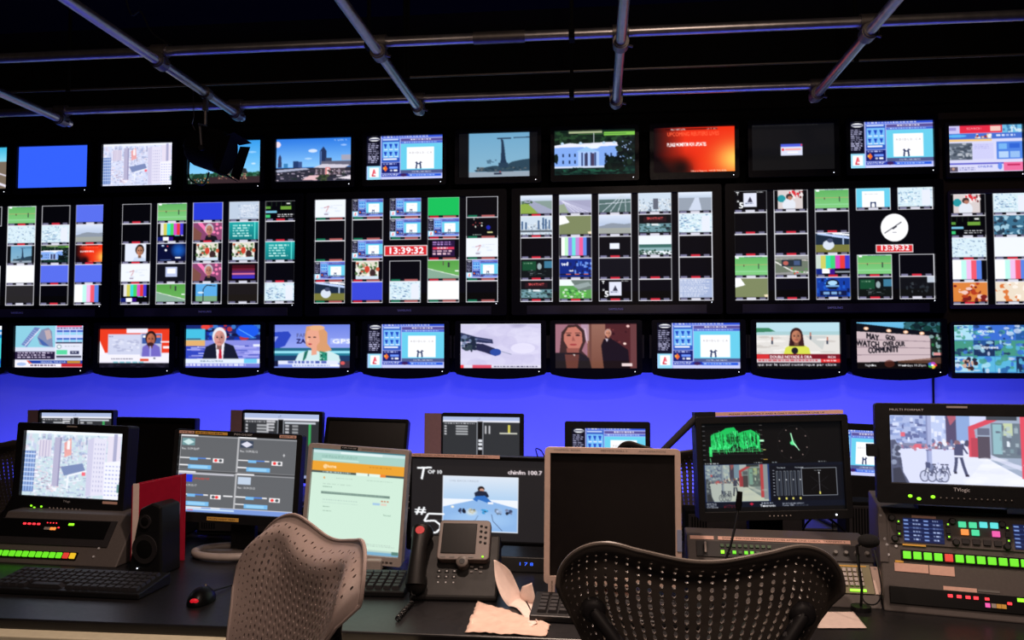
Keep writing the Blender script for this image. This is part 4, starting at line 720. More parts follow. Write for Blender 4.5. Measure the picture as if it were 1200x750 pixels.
# ---------------------------------------------------------------- monitors
def monitor(name, label, L, Rr, T, B, Y, scr, pic, yaw=0, roll=0, tilt=0, body=BLACK, face=BLACK, depth=.04, base='foot', group=None, base_z=ZT, zc=None, corner=.008, bulk=0, picm=None):
    """a desk display; L, Rr, T, B is the measured extent of its front, scr the picture inset (left, right, top, bottom) in metres"""
    a = at(L, (T + B) / 2, Y); b = at(Rr, (T + B) / 2, Y); w = (b.x - a.x) / max(.5, math.cos(R(yaw))); h = at((L + Rr) / 2, T, Y).z - at((L + Rr) / 2, B, Y).z; h /= math.cos(R(tilt))
    cx = (a.x + b.x) / 2; cz = (a.z + b.z) / 2
    t = thing(name, label, 'monitor', (cx, Y, base_z), R(yaw), group); zc = cz - base_z
    M = Matrix.Translation((0, 0, zc)) @ Matrix.Rotation(R(-tilt), 4, 'X') @ Matrix.Rotation(R(roll), 4, 'Y')
    w /= 2; h /= 2; l, r_, tp, bt = scr
    o = rrect(-w, -h, w, h, corner, 4); op = (-w + l, -h + bt, w - r_, h - tp)
    MB(M).frame(o, op, -.012, .004).build('bezel', face, t, bevel=.0015)
    d = depth + bulk
    MB(M).prism([(x * .985, z * .985) for x, z in o], .003, depth).prism([(x * .6, z * .6) for x, z in o], depth - .002, d + .02).build('casing', body, t, bevel=.003)
    if pic is not None: picture(pic, *op, 0.0015, t, M=M, label=None)
    else: MB(M).box(op[0], .0, op[1], op[2], .003, op[3]).build('screen', mat('dark_screen', rgb(23, 20, 20), .3, spec=.35), t, label='dark unlit screen')
    if base == 'foot':
        MB().box(-.03, .03 + depth, .005, .03, .05 + depth, zc).build('stand_neck', body, t); MB().prism([(x, z) for x, z in rrect(-.11, -.0, .11, .012, .003)], -.05, .14).build('stand_foot', body, t, bevel=.003)
    return t, M, w, h
def strip(t, M, x0, z0, x1, z1, m, y=-.0135, name='label_strip', txt=None, tm=None, th=None):
    o = MB(M).box(x0, y, z0, x1, -.0115, z1).build(name, m, t)
    if txt: lettering(txt, x0 + .004, z0 + (z1 - z0) * .3, (z1 - z0) * .42, y - .0004, tm or INK, o, 'lettering', w=(x1 - x0) * .85, M=M)
    return o

def p_quad():
    c = Cv(200, 146, (98, 100, 104), 3); G = (235, 235, 238); BLs = (120, 185, 235)
    for x, y, q in ((0, 0, 0), (.5, 0, 1), (0, .475, 2), (.5, .475, 3)):
        c.rect(x, y, x + .15, y + .02, G); c.rect(x, y + .02, x + .495, y + .028, (190, 190, 195)); c.rect(x + .015, y + .05, x + .125, y + .145, [(110, 150, 155), (60, 70, 90), (35, 60, 225), (190, 205, 225)][q])
        if q < 2: c.poly([(x + .02, y + .1), (x + .07, y + .06), (x + .12, y + .1), (x + .07, y + .14)], [(200, 225, 225), (220, 220, 235)][q])
        if q == 2: c.rect(x, y + .028, x + .48, y + .045, (190, 190, 200)); c.text('CENTRAL PLAYOUT', x + .13, y + .11, .022, (240, 60, 50), .14)
        c.text('Rec: 13:39:32:%02d' % (7 + q * 5), x + .015, y + .2, .024, (232, 232, 235), .15, .02)
        c.rect(x, y + .3, x + .27, y + .315, G); c.rect(x + .09, y + .3, x + .16, y + .335, BLs); c.rect(x + .16, y + .3, x + .23, y + .315, (80, 130, 220)); c.rect(x + .29, y + .3, x + .38, y + .355, (240, 238, 240))
        s = (.325, .355) if q != 2 else (.355, .315); c.ell(x + s[0] - .01, y + .328, .014, .019, (235, 60, 60)); c.ell(x + s[1], y + .328, .014, .019, (80, 85, 90))
        if q == 2: c.rect(x + .4, y + .3, x + .48, y + .315, G)
        c.rect(x, y + .395, x + .09, y + .41, G); c.rect(x + .08, y + .395, x + .28, y + .45, BLs); c.rect(x + .1, y + .405, x + .25, y + .44, (150, 205, 240))
        c.rect(x, y, x + .004, y + .475, (200, 200, 205)); c.rect(x + .493, y, x + .497, y + .47, G); c.rect(x, y + .465, x + .497, y + .471, G)
    c.rect(0, .45 + .02, 1, .478, (30, 30, 34)); c.rect(0, .945, 1, 1, (120, 150, 215)); c.rect(0, .945, .22, .955, G); c.rect(.3, .945, .38, .955, G); c.rect(0, .958, .5, .98, (200, 225, 245)); c.rect(.1, .975, .15, .985, (230, 70, 70)); c.line([(.88, .22), (.9, .22)], .006, G); c.line([(.89, .2), (.89, .24)], .006, G)
    return c
def p_order():
    c = Cv(160, 172, (205, 232, 214), 4); c.rect(0, 0, 1, .02, (70, 120, 130)); c.rect(0, .02, 1, .05, (195, 222, 222)); c.rect(.3, .03, .75, .05, (225, 240, 240)); c.rect(0, .05, 1, .13, (165, 205, 195)); c.scrib(.1, .07, .55, .1, 2, (120, 160, 150), .4); c.rect(.1, .105, .5, .12, (195, 225, 215))
    c.rect(0, .13, 1, .225, (232, 160, 50)); c.text('@home', .12, .19, .03, (250, 225, 190), .14, .05); c.scrib(.62, .15, .9, .17, 1, (200, 130, 40), .6); c.rect(0, .225, 1, .245, (70, 85, 85)); c.scrib(.12, .228, .47, .242, 1, (190, 205, 200), .7); c.rect(.48, .222, .61, .247, (225, 242, 232)); c.rect(.62, .222, .74, .247, (225, 242, 232)); c.rect(.74, .222, .8, .247, (235, 130, 50))
    c.text('6', .13, .3, .022, (225, 140, 60), .02, .05); c.scrib(.27, .285, .5, .3, 1, (165, 190, 175), .4); c.scrib(.6, .285, .9, .3, 1, (165, 190, 175), .4); c.scrib(.13, .345, .45, .37, 1, (180, 205, 190), .4); c.scrib(.13, .375, .24, .385, 1, (110, 140, 125), .6)
    c.rect(.12, .425, .86, .447, (115, 140, 130)); c.scrib(.14, .43, .84, .443, 1, (150, 175, 165), .7); c.scrib(.14, .5, .6, .515, 1, (175, 200, 190), .5); c.scrib(.14, .53, .55, .54, 1, (180, 205, 195), .5); c.rect(.68, .5, .76, .52, (160, 195, 225)); [c.rect(x, .475, x + .02, .485, (200, 120, 90)) for x in (.77, .8, .83)]; c.rect(.77, .5, .83, .52, (225, 205, 190))
    c.scrib(.15, .57, .22, .58, 1, (110, 140, 125), .7); c.scrib(.15, .61, .26, .625, 1, (140, 165, 150), .5); c.text('Proceed', .8, .62, .015, (120, 150, 135), .08); c.scrib(.62, .9, .95, .93, 2, (170, 190, 180), .4); c.rect(.6, .955, 1, .975, (180, 205, 195)); c.rect(0, .975, 1, 1, (120, 170, 200)); c.rect(.92, .96, .99, .99, (90, 130, 120)); return c
def p_countdown():
    c = Cv(190, 140, (34, 31, 32), 4)
    c.line([(.04, .13), (.15, .12)], .022, WH, 1); c.line([(.09, .13), (.075, .27)], .022, WH); c.text('OP 10', .12, .195, .045, WH, .105, .05); c.text('chinfm 100.7', .715, .175, .048, (240, 225, 228), .25, .05)
    c.rect(.235, .215, .795, .9, (235, 240, 250)); c.grad(.24, .22, .79, .5, (215, 225, 238), (175, 205, 235)); c.poly([(.24, .6), (.52, .49), (.79, .6), (.79, .89), (.24, .89)], (140, 180, 228)); c.ell(.52, .75, .28, .12, (175, 210, 245), .5, True)
    c.text('THE BACKYARDS', .28, .285, .022, (165, 175, 190), .22)
    c.ell(.52, .37, .025, .035, (40, 30, 30)); c.ell(.525, .385, .017, .022, (200, 150, 130)); c.poly([(.47, .42), (.5, .39), (.56, .4), (.58, .46), (.54, .5), (.48, .49)], (30, 38, 60)); c.poly([(.48, .46), (.55, .45), (.6, .53), (.57, .54), (.5, .5), (.49, .53), (.46, .5)], (50, 110, 190)); c.rect(.57, .53, .61, .555, (240, 240, 245))
    for x, q in ((.38, (40, 50, 80)), (.45, (120, 120, 100)), (.55, (60, 150, 210)), (.65, (130, 150, 190)), (.73, (60, 70, 100))):
        c.blobs(x - .02, .62, x + .02, .67, 9, [q, tuple(min(255, v + 60) for v in q), tuple(v // 2 for v in q)], (.006, .014), (.008, .018))
    c.ell(.31, .6, .012, .015, (245, 240, 225)); c.ell(.45, .66, .05, .05, (240, 238, 220), .7, True); c.line([(.6, .68), (.61, .76), (.68, .88)], .006, (70, 85, 120)); c.line([(.5, .7), (.48, .76), (.43, .78)], .005, (90, 110, 140)); c.ell(.65, .64, .03, .04, (160, 185, 215), .5)
    c.text('#', .03, .7, .09, WH, .08, .04); c.line([(.11, .8), (.24, .76)], .001, WH); c.line([(.13, .695), (.25, .695)], .022, WH); c.line([(.13, .695), (.1, .79)], .022, WH); c.line([(.1, .79), (.18, .78), (.22, .83)], .022, WH); c.line([(.1, .87), (.13, .93), (.19, .93), (.22, .88), (.22, .83)], .022, WH)
    return c
def p_list(seed=1, cover=0):
    c = Cv(120, 80, (48, 50, 54), seed); c.rect(0, 0, 1, .08, (170, 185, 220)); c.text('LIST', .45, .06, .03, (70, 80, 110), .06); c.rect(0, .08, 1, .11, (235, 235, 245))
    c.rect(.455, .1, .52, 1, (16, 16, 18)); c.rect(.445, .1, .455, 1, (200, 205, 215)); c.rect(.52, .1, .53, 1, (200, 205, 215)); c.scrib(.02, .13, .42, .16, 1, (210, 210, 215), .6)
    for i in range(4): c.rect(.02, .18 + i * .05, .05, .21 + i * .05, (190, 190, 195)); c.rect(.17, .18 + i * .05, .33, .21 + i * .05, (170, 172, 176))
    if seed == 1:
        for i in range(4): c.rect(.55, .18 + i * .05, .6, .21 + i * .05, (190, 190, 195)); c.rect(.64, .18 + i * .05, .72, .21 + i * .05, (150, 152, 156)); c.scrib(.3, .12, .42, .3, 4, (200, 200, 205), .6)
        c.rect(.86, .14, .89, .5, (60, 160, 90)); c.rect(.54, .13, .95, .16, (200, 205, 215))
    else: c.rect(.85, .16, .88, .34, (215, 205, 90)); c.rect(.74, .31, .97, .34, (215, 215, 200)); c.rect(.55, .18, .57, .34, (190, 190, 195)); c.rect(.6, .18, .62, .34, (190, 190, 195))
    for y in (.45, .52, .6): c.rect(.465, y, .515, y + .05, (225, 228, 235))
    c.rect(0, .96, 1, 1, (150, 160, 200)); return c
def p_street(w=200, h=118, dark=0):
    """a shopping street with red framed store front and a walking figure"""
    c = Cv(w, h, (205, 212, 248), 4); c.rect(0, 0, .28, .45, (165, 180, 225)); c.blocks(0, 0, .3, .42, 80, [(110, 125, 180), (210, 220, 250), (140, 160, 215), (85, 95, 150)], (.01, .05), (.02, .07)); c.rect(.28, 0, .42, .42, (185, 200, 240)); c.blocks(.26, 0, .45, .4, 30, [(150, 165, 215), (225, 230, 252)], (.01, .03), (.03, .1))
    c.rect(0, .42, .5, .5, (120, 125, 160)); c.ell(.1, .5, .04, .04, (110, 115, 150)); c.poly([(.15, .48), (.18, .43), (.22, .43), (.25, .48), (.22, .5), (.17, .5)], (220, 90, 110)); c.rect(.08, .26, .11, .32, (225, 90, 110)); c.rect(.39, 0, .48, .42, (70, 60, 95)); c.poly([(.4, 0), (.48, 0), (.42, .15)], (170, 80, 100)); c.rect(.46, 0, .55, .42, (130, 160, 215))
    c.blobs(.3, .38, .58, .5, 40, [(60, 60, 90), (235, 235, 245), (190, 80, 100), (90, 110, 160), (150, 90, 100)], (.008, .016), (.02, .05))
    c.poly([(.0, .5), (.5, .5), (.56, 1), (0, 1)], (215, 220, 250)); c.poly([(.55, .6), (.62, .58), (1, .92), (1, 1), (.5, 1)], (235, 238, 255)); c.poly([(.5, .5), (.6, .5), (.65, .62), (.5, 1), (.36, 1)], (226, 230, 252))
    c.poly([(.56, .15), (.8, 0), (1, 0), (1, .95), (.9, .9), (.66, .62), (.56, .6)], (150, 165, 190)); c.poly([(.54, .16), (.72, 0), (.8, 0), (.58, .2), (.6, .6), (.54, .6)], (215, 60, 80)); c.rect(.6, .3, .68, .62, (70, 60, 75)); c.rect(.555, .32, .6, .6, (180, 50, 70)); c.rect(.6, .18, .68, .28, (90, 95, 120)); c.rect(.69, .1, .88, .6, (95, 110, 125)); c.rect(.7, .12, .76, .55, (135, 180, 190)); c.rect(.77, .1, .83, .28, (190, 205, 160)); c.rect(.79, .36, .81, .44, (225, 235, 245)); c.rect(.66, 0, .86, .06, (45, 50, 60)); c.poly([(.68, .56), (.88, .72), (.9, .8), (.68, .62)], (200, 205, 230))
    c.rect(.88, 0, .93, .9, (225, 60, 80)); c.rect(.93, 0, 1, .95, (160, 165, 200))
    c.rect(.255, 0, .29, .72, (160, 170, 215)); c.rect(.255, 0, .265, .72, (120, 130, 180)); c.rect(.27, .72, .3, .98, (110, 120, 160))
    for k, x in enumerate((.235, .285, .34, .37)): c.ell(x, .9, .032, .085, (70, 75, 105)); c.ell(x, .9, .026, .07, (196, 202, 232)); c.line([(x, .9), (x + .02, .74), (x + .04, .88)], .012, (60, 65, 95)); c.line([(x + .01, .8), (x + .035, .78)], .012, (60, 65, 95)); c.rect(x + .005, .715, x + .03, .735, (50, 52, 78))
    c.blobs(.23, .7, .38, .97, 34, [(80, 86, 120), (150, 158, 195), (55, 58, 88), (215, 220, 240)], (.003, .009), (.008, .02)); c.rect(.245, .7, .275, .78, (60, 66, 105))
    c.blobs(.02, .42, .5, .52, 40, [(140, 110, 150), (90, 95, 140), (225, 225, 245), (190, 120, 140)], (.004, .012), (.01, .025)); c.blocks(.69, .1, .88, .56, 22, [(120, 150, 160), (80, 90, 110), (170, 190, 200)], (.01, .03), (.02, .08), .7); c.blobs(.5, .62, .95, 1, 20, [(245, 246, 255), (222, 226, 250)], (.03, .08), (.02, .04), .4)
    c.poly([(.44, .5), (.45, .42), (.49, .42), (.5, .5), (.5, .62), (.44, .62)], (60, 62, 100)); c.ell(.465, .39, .014, .028, (120, 90, 100)); c.line([(.455, .6), (.45, .72), (.44, .83)], .035, (55, 60, 95)); c.line([(.485, .6), (.5, .74), (.52, .87)], .035, (55, 60, 95)); c.rect(.44, .585, .5, .61, (230, 232, 250)); c.line([(.5, .46), (.53, .56)], .02, (60, 62, 100)); c.rect(.435, .82, .455, .85, (30, 30, 50)); c.rect(.51, .86, .535, .89, (30, 30, 50))
    c.poly([(.0, .38), (.04, .37), (.06, .45), (.06, .55), (.08, .65), (.09, .85), (.13, 1), (0, 1)], (70, 75, 105)); c.poly([(.02, .8), (.07, .78), (.11, 1), (.02, 1)], (40, 42, 60)); c.blobs(.02, .45, .07, .8, 14, [(130, 140, 170), (60, 65, 90)], (.01, .02), (.02, .05))
    c.a = c.a * .88 + np.array((240, 243, 255)) * .12  # pale wash over the whole picture, painted for a bloom look
    if dark: c.a = c.a * np.array((.78, .8, .68))
    return c
def p_scope():
    c = Cv(250, 168, (8, 9, 11), 4); rs = np.random.RandomState(3)
    for i in range(9): c.rect(.01, .03 + i * .055, .03, .036 + i * .055, (110, 110, 112)); c.rect(.04, .03 + i * .055, .43, .033 + i * .055, (24, 28, 26)); c.rect(.42, .03 + i * .055, .44, .036 + i * .055, (100, 95, 90))
    c.poly([(.07, .15), (.09, .12), (.14, .1), (.18, .06), (.24, .05), (.27, .12), (.3, .1), (.36, .08), (.4, .12), (.42, .17), (.42, .3), (.38, .27), (.3, .3), (.24, .24), (.2, .3), (.12, .31), (.07, .3)], (30, 190, 90))
    for i in range(320):
        x = rs.uniform(.07, .42); k = .08 + .05 * math.sin(x * 25) ** 2; y = rs.uniform(k, .3); c.line([(x, y), (x + rs.uniform(-.01, .01), y + rs.uniform(.02, .07))], .004, [(60, 240, 130), (110, 255, 170), (20, 150, 70), (40, 215, 105)][i % 4])
    for i in range(50): x = rs.uniform(.1, .4); c.line([(x, rs.uniform(.1, .24)), (x + .004, rs.uniform(.2, .28))], .005, (10, 30, 16))
    c.rect(.05, .3, .44, .305, (70, 190, 100)); c.rect(.05, .325, .44, .33, (90, 220, 120)); c.rect(.055, .27, .075, .38, (60, 230, 120)); c.line([(.06, .4), (.065, .45)], .008, (110, 190, 130)); c.rect(.42, .2, .45, .22, (190, 255, 210)); c.rect(.02, .36, .44, .363, (60, 60, 58)); c.rect(.44, .42, .47, .428, (190, 150, 60)); c.rect(.44, .31, .46, .318, (190, 190, 120))
    cx, cy = .66, .245
    for k in range(72): a = k * math.pi / 36; c.ell(cx + .115 * math.cos(a), cy + .2 * math.sin(a), .0015, .002, (80, 78, 78))
    for a in (.3, .9, 1.8, 2.6, 3.3, 4.2, 5.0, 5.8): c.ell(cx + .1 * math.cos(a), cy + .17 * math.sin(a), .005, .008, (130, 110, 105))
    c.poly([(.64, .13), (.65, .14), (.655, .22), (.68, .27), (.7, .33), (.665, .27), (.64, .26), (.635, .24), (.65, .22)], (130, 255, 180)); c.ell(.655, .24, .025, .04, (60, 220, 120), .6, True); c.line([(.645, .13), (.66, .24), (.7, .33)], .008, (200, 255, 215))
    c.scrib(.02, .455, .14, .475, 1, (170, 175, 180), .7); c.scrib(.37, .455, .44, .47, 1, (170, 175, 180), .7); c.scrib(.5, .455, .54, .47, 1, (150, 160, 170), .7); c.scrib(.83, .455, .9, .47, 1, (170, 175, 180), .7)
    c.rect(0, .47, 1, .96, (12, 18, 32)); c.rect(.015, .475, .475, .9, (40, 60, 110)); c.blit(p_street(150, 100, 1), .02, .48, .465, .895)
    c.rect(.48, .5, 1, .9, (10, 14, 24)); c.text('Time Reveal', .53, .53, .014, (210, 215, 220), .06, .03); c.text('Horizontal', .66, .53, .014, (210, 215, 220), .06, .03)
    for i in range(4):
        x = .525 + i * .05; c.rect(x, .56, x + .016, .84, (120, 125, 130)); c.rect(x + .003, .565, x + .013, .835, (38, 44, 56)); c.rect(x + .022, .56, x + .038, .84, (105, 110, 118)); c.rect(x + .025, .565, x + .035, .835, (38, 44, 56)); c.rect(x + .008, .86, x + .02, .885, (230, 220, 110)); c.ell(x + .02, .66, .004, .006, WH)
    for i in range(9): c.rect(.5, .55 + i * .035, .512, .556 + i * .035, (210, 215, 225))
    c.rect(.705, .53, .955, .845, (150, 155, 165)); c.rect(.708, .535, .952, .84, (6, 7, 9)); c.line([(.83, .57), (.83, .83)], .004, (140, 140, 145)); c.line([(.77, .63), (.89, .78)], .003, (45, 45, 50)); c.line([(.89, .63), (.77, .78)], .003, (45, 45, 50)); c.rect(.826, .8, .836, .83, (235, 225, 110)); c.ell(.83, .59, .005, .007, WH); c.text('To phase', .795, .565, .012, (200, 205, 210), .05)
    c.text('HDMI Mode', .02, .925, .014, (215, 220, 230), .07, .03); c.text('525 Input A', .02, .945, .014, (215, 220, 230), .07, .03); c.text('SCH Selected', .02, .965, .014, (215, 220, 230), .08, .03)
    c.text('EDH Measure', .14, .945, .018, (130, 25, 35), .09); c.text('Error', .14, .965, .016, (130, 25, 35), .13); c.poly([(.325, .925), (.34, .91), (.355, .925), (.34, .945)], (190, 30, 60)); c.scrib(.41, .915, .5, .93, 1, (190, 200, 215), .7); c.text('Tektronix', .4, .96, .024, WH, .11, .06)
    c.text('BAR: SD PLUGE AND CLEARCOM', .56, .935, .014, (200, 205, 215), .15, .03); c.text('Format: 1080i', .56, .955, .014, (200, 205, 215), .08, .03); c.text('ref: internal', .65, .955, .014, (110, 115, 125), .09)
    return c

FD = 'monitors on the front desk'; RD = 'monitors on the rear desk'
# rear row, left to right
def side_panel(t, M, w, h, x, wd=.055):
    MB(M).box(-w - wd - .002, -.004, -h + .01, -w - .004, .012, h - .004).build('note_card', mat('pinkish_card', rgb(150, 118, 128), .8, scale=90), t, label='pinkish card on the side'); return t
t, M, w, h = monitor('computer_monitor', 'small rear monitor with two data lists, at the far left behind the city picture', 46, 134, 480, 548, 3.4, (.008, .01, .014, .012), p_list(1), yaw=0, roll=0, group=RD, depth=.03); side_panel(t, M, w, h, 0)
monitor('computer_monitor', 'black unlit rear monitor behind the red binder', 137, 229, 489, 588, 3.35, (.015, .012, .02, .02), None, yaw=0, roll=.6, group=RD, face=GLOSS)
t, M, w, h = monitor('computer_monitor', 'small rear monitor with a green bar in its list, above the four-pane monitor', 284, 378, 481, 565, 3.4, (.006, .016, .014, .02), p_list(1), yaw=0, roll=1, group=RD, depth=.03); side_panel(t, M, w, h, 0)
monitor('computer_monitor', 'black unlit rear monitor tilted behind the pale green web page', 380, 477, 491, 556, 3.4, (.012, .012, .012, .012), None, tilt=14, roll=1.4, group=RD, face=GLOSS)
t, M, w, h = monitor('computer_monitor', 'small rear monitor with a yellow mark in its list, above the countdown picture', 518, 614, 484, 552, 3.4, (.004, .018, .016, .012), p_list(2), roll=.3, group=RD, depth=.03); side_panel(t, M, w, h, 0, .075)
monitor('computer_monitor', 'small rear monitor with a news page, above the beige unlit monitor', 662, 762, 494, 560, 3.4, (.03, .02, .028, .02), p_webnews(110, 70), group=RD, depth=.03)
monitor('computer_monitor', 'rear monitor with an advert picture, seen between the scope monitor and the street picture', 960, 1042, 496, 592, 3.2, (.02, .02, .025, .115), p_webnews(110, 80), roll=3, yaw=6, group=RD, depth=.03)

# front row
LOGO2 = mat('pale_lettering', rgb(200, 200, 205), .5)
tm, M, w, h = monitor('broadcast_monitor', 'black broadcast monitor with a pale city picture on the left console', 16, 153, 497, 603, 2.5, (.026, .022, .026, .058), p_city(170, 106, 1), yaw=-4, roll=1, tilt=3, group='broadcast monitors', depth=.05, bulk=.05, base=None, base_z=ZT + .140)
lettering('TVlogic', -.012, -h + .043, .007, -.013, LOGO2, tm, w=.026, M=M); MB(M).box(-.02, -.013, h - .01, .018, -.0115, h - .006).build('tally_bar', SILV, tm); strip(tm, M, w - .075, -h + .045, w - .022, -h + .053, LABEL)
for i, (x, z, m) in enumerate([(-.13, .026, LEDG), (-.118, .02, LEDG), (-.092, .025, LEDG)]): MB(M).ball((x, -.013, -h + z), .0032, 8, (1.4, .5, 1)).build('indicator_light', m, tm)
for k in range(9): MB(M).ball((-.06 + k * .014, -.013, -h + .022), .0028, 8, (1, .6, 1)).build('control_button', SILV, tm)
MB().box(-.09, .02, .0005, .09, .09, .012).build('stand_foot', BLACK, tm)

tm, M, w, h = monitor('computer_monitor', 'black monitor with four dark panes of red and blue controls', 203, 353, 506, 613, 2.45, (.016, .018, .016, .03), p_quad(), roll=2, tilt=3, group=FD, base=None, depth=.035)
strip(tm, M, -w + .016, h - .0125, -w + .066, h - .0035, LABEL, txt='VTR 3'); strip(tm, M, -w + .07, h - .0125, -w + .178, h - .0035, LABELY, txt='SERVER'); strip(tm, M, w - .075, h - .0125, w - .02, h - .0035, LABEL, txt='EDIT 2'); lettering('PVM-CH100P', -w + .2, h - .011, .006, -.013, LOGO2, tm, w=.06, M=M)
strip(tm, M, -w + .004, -h + .013, -w + .055, -h + .023, LABEL, txt='L-R 2'); strip(tm, M, -w + .13, -h + .008, -w + .235, -h + .019, LABELY, txt='MON NOT FED')
zc = at(278, 560, 2.45).z - ZT; pb = Vector((0, 0, 0))
MB().box(-.04, .05, .02, .04, .075, zc).build('stand_neck', BLACK, tm)
rg = [(-.03 + .115 * math.cos(a), .03 + .075 * math.sin(a) * 1.0, .014) for a in [k * math.pi / 16 for k in range(33)]]
MB().tube(rg, .0125, 10, cap=False).box(-.14, .035, .004, .08, .06, .014).build('stand_ring', SILV, tm, smooth=True, label='silver ring foot')

tm, M, w, h = monitor('computer_monitor', 'pale grey monitor showing a light green web page with an orange bar', 358, 476, 523, 658, 2.38, (.0125, .011, .0135, .026), p_order(), roll=3.4, tilt=2, face=SILV, body=SILV, group=FD, base=None)
strip(tm, M, -.055, h - .011, -.002, h - .002, GLOSS, txt='PVM-CH100P', tm=LOGO2); lettering('NEWSWIRE  GRAPHICS  PRINT', .01, h - .009, .005, -.0128, LOGOD, tm, w=.09, M=M); strip(tm, M, -.06, -h + .008, .07, -h + .017, LABELY)
for k in range(5): MB(M).box(.07 + k * .013, -.0135, -h + .009, .078 + k * .013, -.0115, -h + .013).build('button', DSTEEL, tm)
zc = at(417, 590, 2.38).z - ZT
MB().box(-.04, .05, .02, .04, .07, zc).build('stand_neck', SILV, tm); MB().prism(rrect(-.09, .0, .09, .035, .006), -.04, .12).build('stand_foot', SILV, tm, bevel=.004)

tm, M, w, h = monitor('television', 'black television with a countdown picture behind the desk phone', 478, 645, 534, 646, 2.56, (.012, .012, .012, .035), p_countdown(), roll=.8, tilt=0, group=FD, face=GLOSS, depth=.05)
strip(tm, M, -w + .012, h - .006, -w + .3, h + .004, LABEL, txt='MASTER CONTROL OUTPUT MONITOR - DO NOT MOVE  CHANNEL 2'); MB(M).ball((-w + .006, -.013, .02), .002, 6).ball((-w + .006, -.013, .0), .002, 6).ball((-w + .006, -.013, -.02), .002, 6).build('side_buttons', SILV, tm)

tm, M, w, h = monitor('computer_monitor', 'beige monitor with a dark unlit screen in the middle of the desk', 638, 798, 525, 684, 2.15, (.0155, .0155, .0165, .02), None, yaw=0, roll=.3, tilt=4, face=BEIGE, body=BEIGE, group=FD, base=None, corner=.012)
for a, s_ in ((-.155, 'CONTROL  ROOM'), (-.03, 'PREVIEW WALL 2'), (.07, 'AUTOMATION')): lettering(s_, a, h - .01, .0045, -.0125, LOGOD, tm, w=.07, M=M)
zc = at(718, 604, 2.15).z - ZT
MB().box(-.05, .05, .01, .05, .07, zc).build('stand_neck', BEIGE, tm); MB().prism(rrect(-.11, .0, .11, .014, .004), -.05, .15).build('stand_foot', BEIGE, tm, bevel=.004)
strip(tm, M, -w + .012, -h - .028, -w + .03, -h + .02, BEIGE, name='side_tag', txt=None); lettering('MONITOR', 0, 0, .004, -.0145, INK, tm, w=.03, M=M @ Matrix.Translation((-w + .024, 0, -h - .02)) @ Matrix.Rotation(R(-90), 4, 'Y'))
o = MB(M).box(w - .012, -.0145, -.085, w - .0, -.012, -.03).build('tape_strip', mat('pale_blue_tape', rgb(140, 150, 180), .7), tm, label='pale blue tape')

tm, M, w, h = monitor('waveform_monitor', 'black scope monitor with a green waveform and a street picture', 815, 998, 487, 608, 2.4, (.018, .018, .02, .026), p_scope(), yaw=6, roll=-1.2, tilt=3, group=FD, depth=.06, bulk=.03, base=None)
o = MB(M).box(-w + .06, -.006, h + .001, w - .01, .03, h + .012).build('label_strip', LABEL, tm, label='long pinkish label strip'); lettering('PLEASE USE INPUTS A AND B ONLY FOR CAMERA LINE UP', -w + .1, h + .004, .004, -.0065, INK, o, 'lettering', w=.28, M=M)
MB(M).box(-w - .0, -.008, h - .002, -w + .06, .03, h + .014).build('corner_bracket', BLACK, tm)
for k in range(6): MB(M).ball((-.02 + k * .012, -.013, -h + .012), .002, 6).build('button', SILV, tm)
MB(M).ball((w - .05, -.0135, -h + .012), .0028, 8).build('power_light', LEDW, tm)
zc = at(906, 547, 2.4).z - ZT
MB().box(-.05, .07, .01, .05, .10, zc).build('stand_neck', BLACK, tm); MB().prism(rrect(-.12, .0, .12, .014, .004), -.0 + .03, .2).build('stand_foot', BLACK, tm, bevel=.004)
MB(M).tube([(-w + .01, .0, h + .002), (-w - .085, .06, h - .1), (-w - .085, .09, h - .32)], [.011, .011, .012], 10).build('support_arm', mat('arm_grey', rgb(60, 58, 62), .5), tm, smooth=True)

# ---------------------------------------------------------------- consoles
def frame_face(y0, z0, th):
    """matrix of a sloping face: local x right, z up the slope, -y outwards"""
    return Matrix.Translation((0, y0, z0)) @ Matrix.Rotation(-th, 4, 'X')
def console(name, label, corner, yaw, W, H, slope, depth, group='grey desk consoles'):
    t = thing(name, label, 'console', corner, R(yaw), group); th = math.atan2(slope, H); L = math.hypot(slope, H)
    MB().prism_x([(0, 0), (depth, 0), (depth, H), (slope, H)], 0, W).build('housing', CONS, t, bevel=.004)
    return t, frame_face(0, 0, th), L
def buttons(M, t, u0, v0, du, n, s, mats, name='push_button', gap_back=True):
    if gap_back: MB(M).box(u0 - s * .75, -.004, v0 - s * .7, u0 + du * (n - 1) + s * .75, -.0005, v0 + s * .7).build('button_strip', GLOSS, t)
    for i in range(n):
        u = u0 + du * i; MB(M).box(u - s / 2, -.009, v0 - s / 2, u + s / 2, -.003, v0 + s / 2).build(name, mats(i), t, bevel=.001)
def knob(M, t, u, v, r, m=None, name='knob'): MB(M).tube([(u, 0, v), (u, -.011, v), (u, -.013, v)], [r, r * .92, r * .7], 14).build(name, m or BLACK, t, smooth=True)
def screws(M, t, pts):
    for u, v in pts: MB(M).tube([(u, 0, v), (u, -.003, v)], .0035, 8).build('screw', LOGO, t)

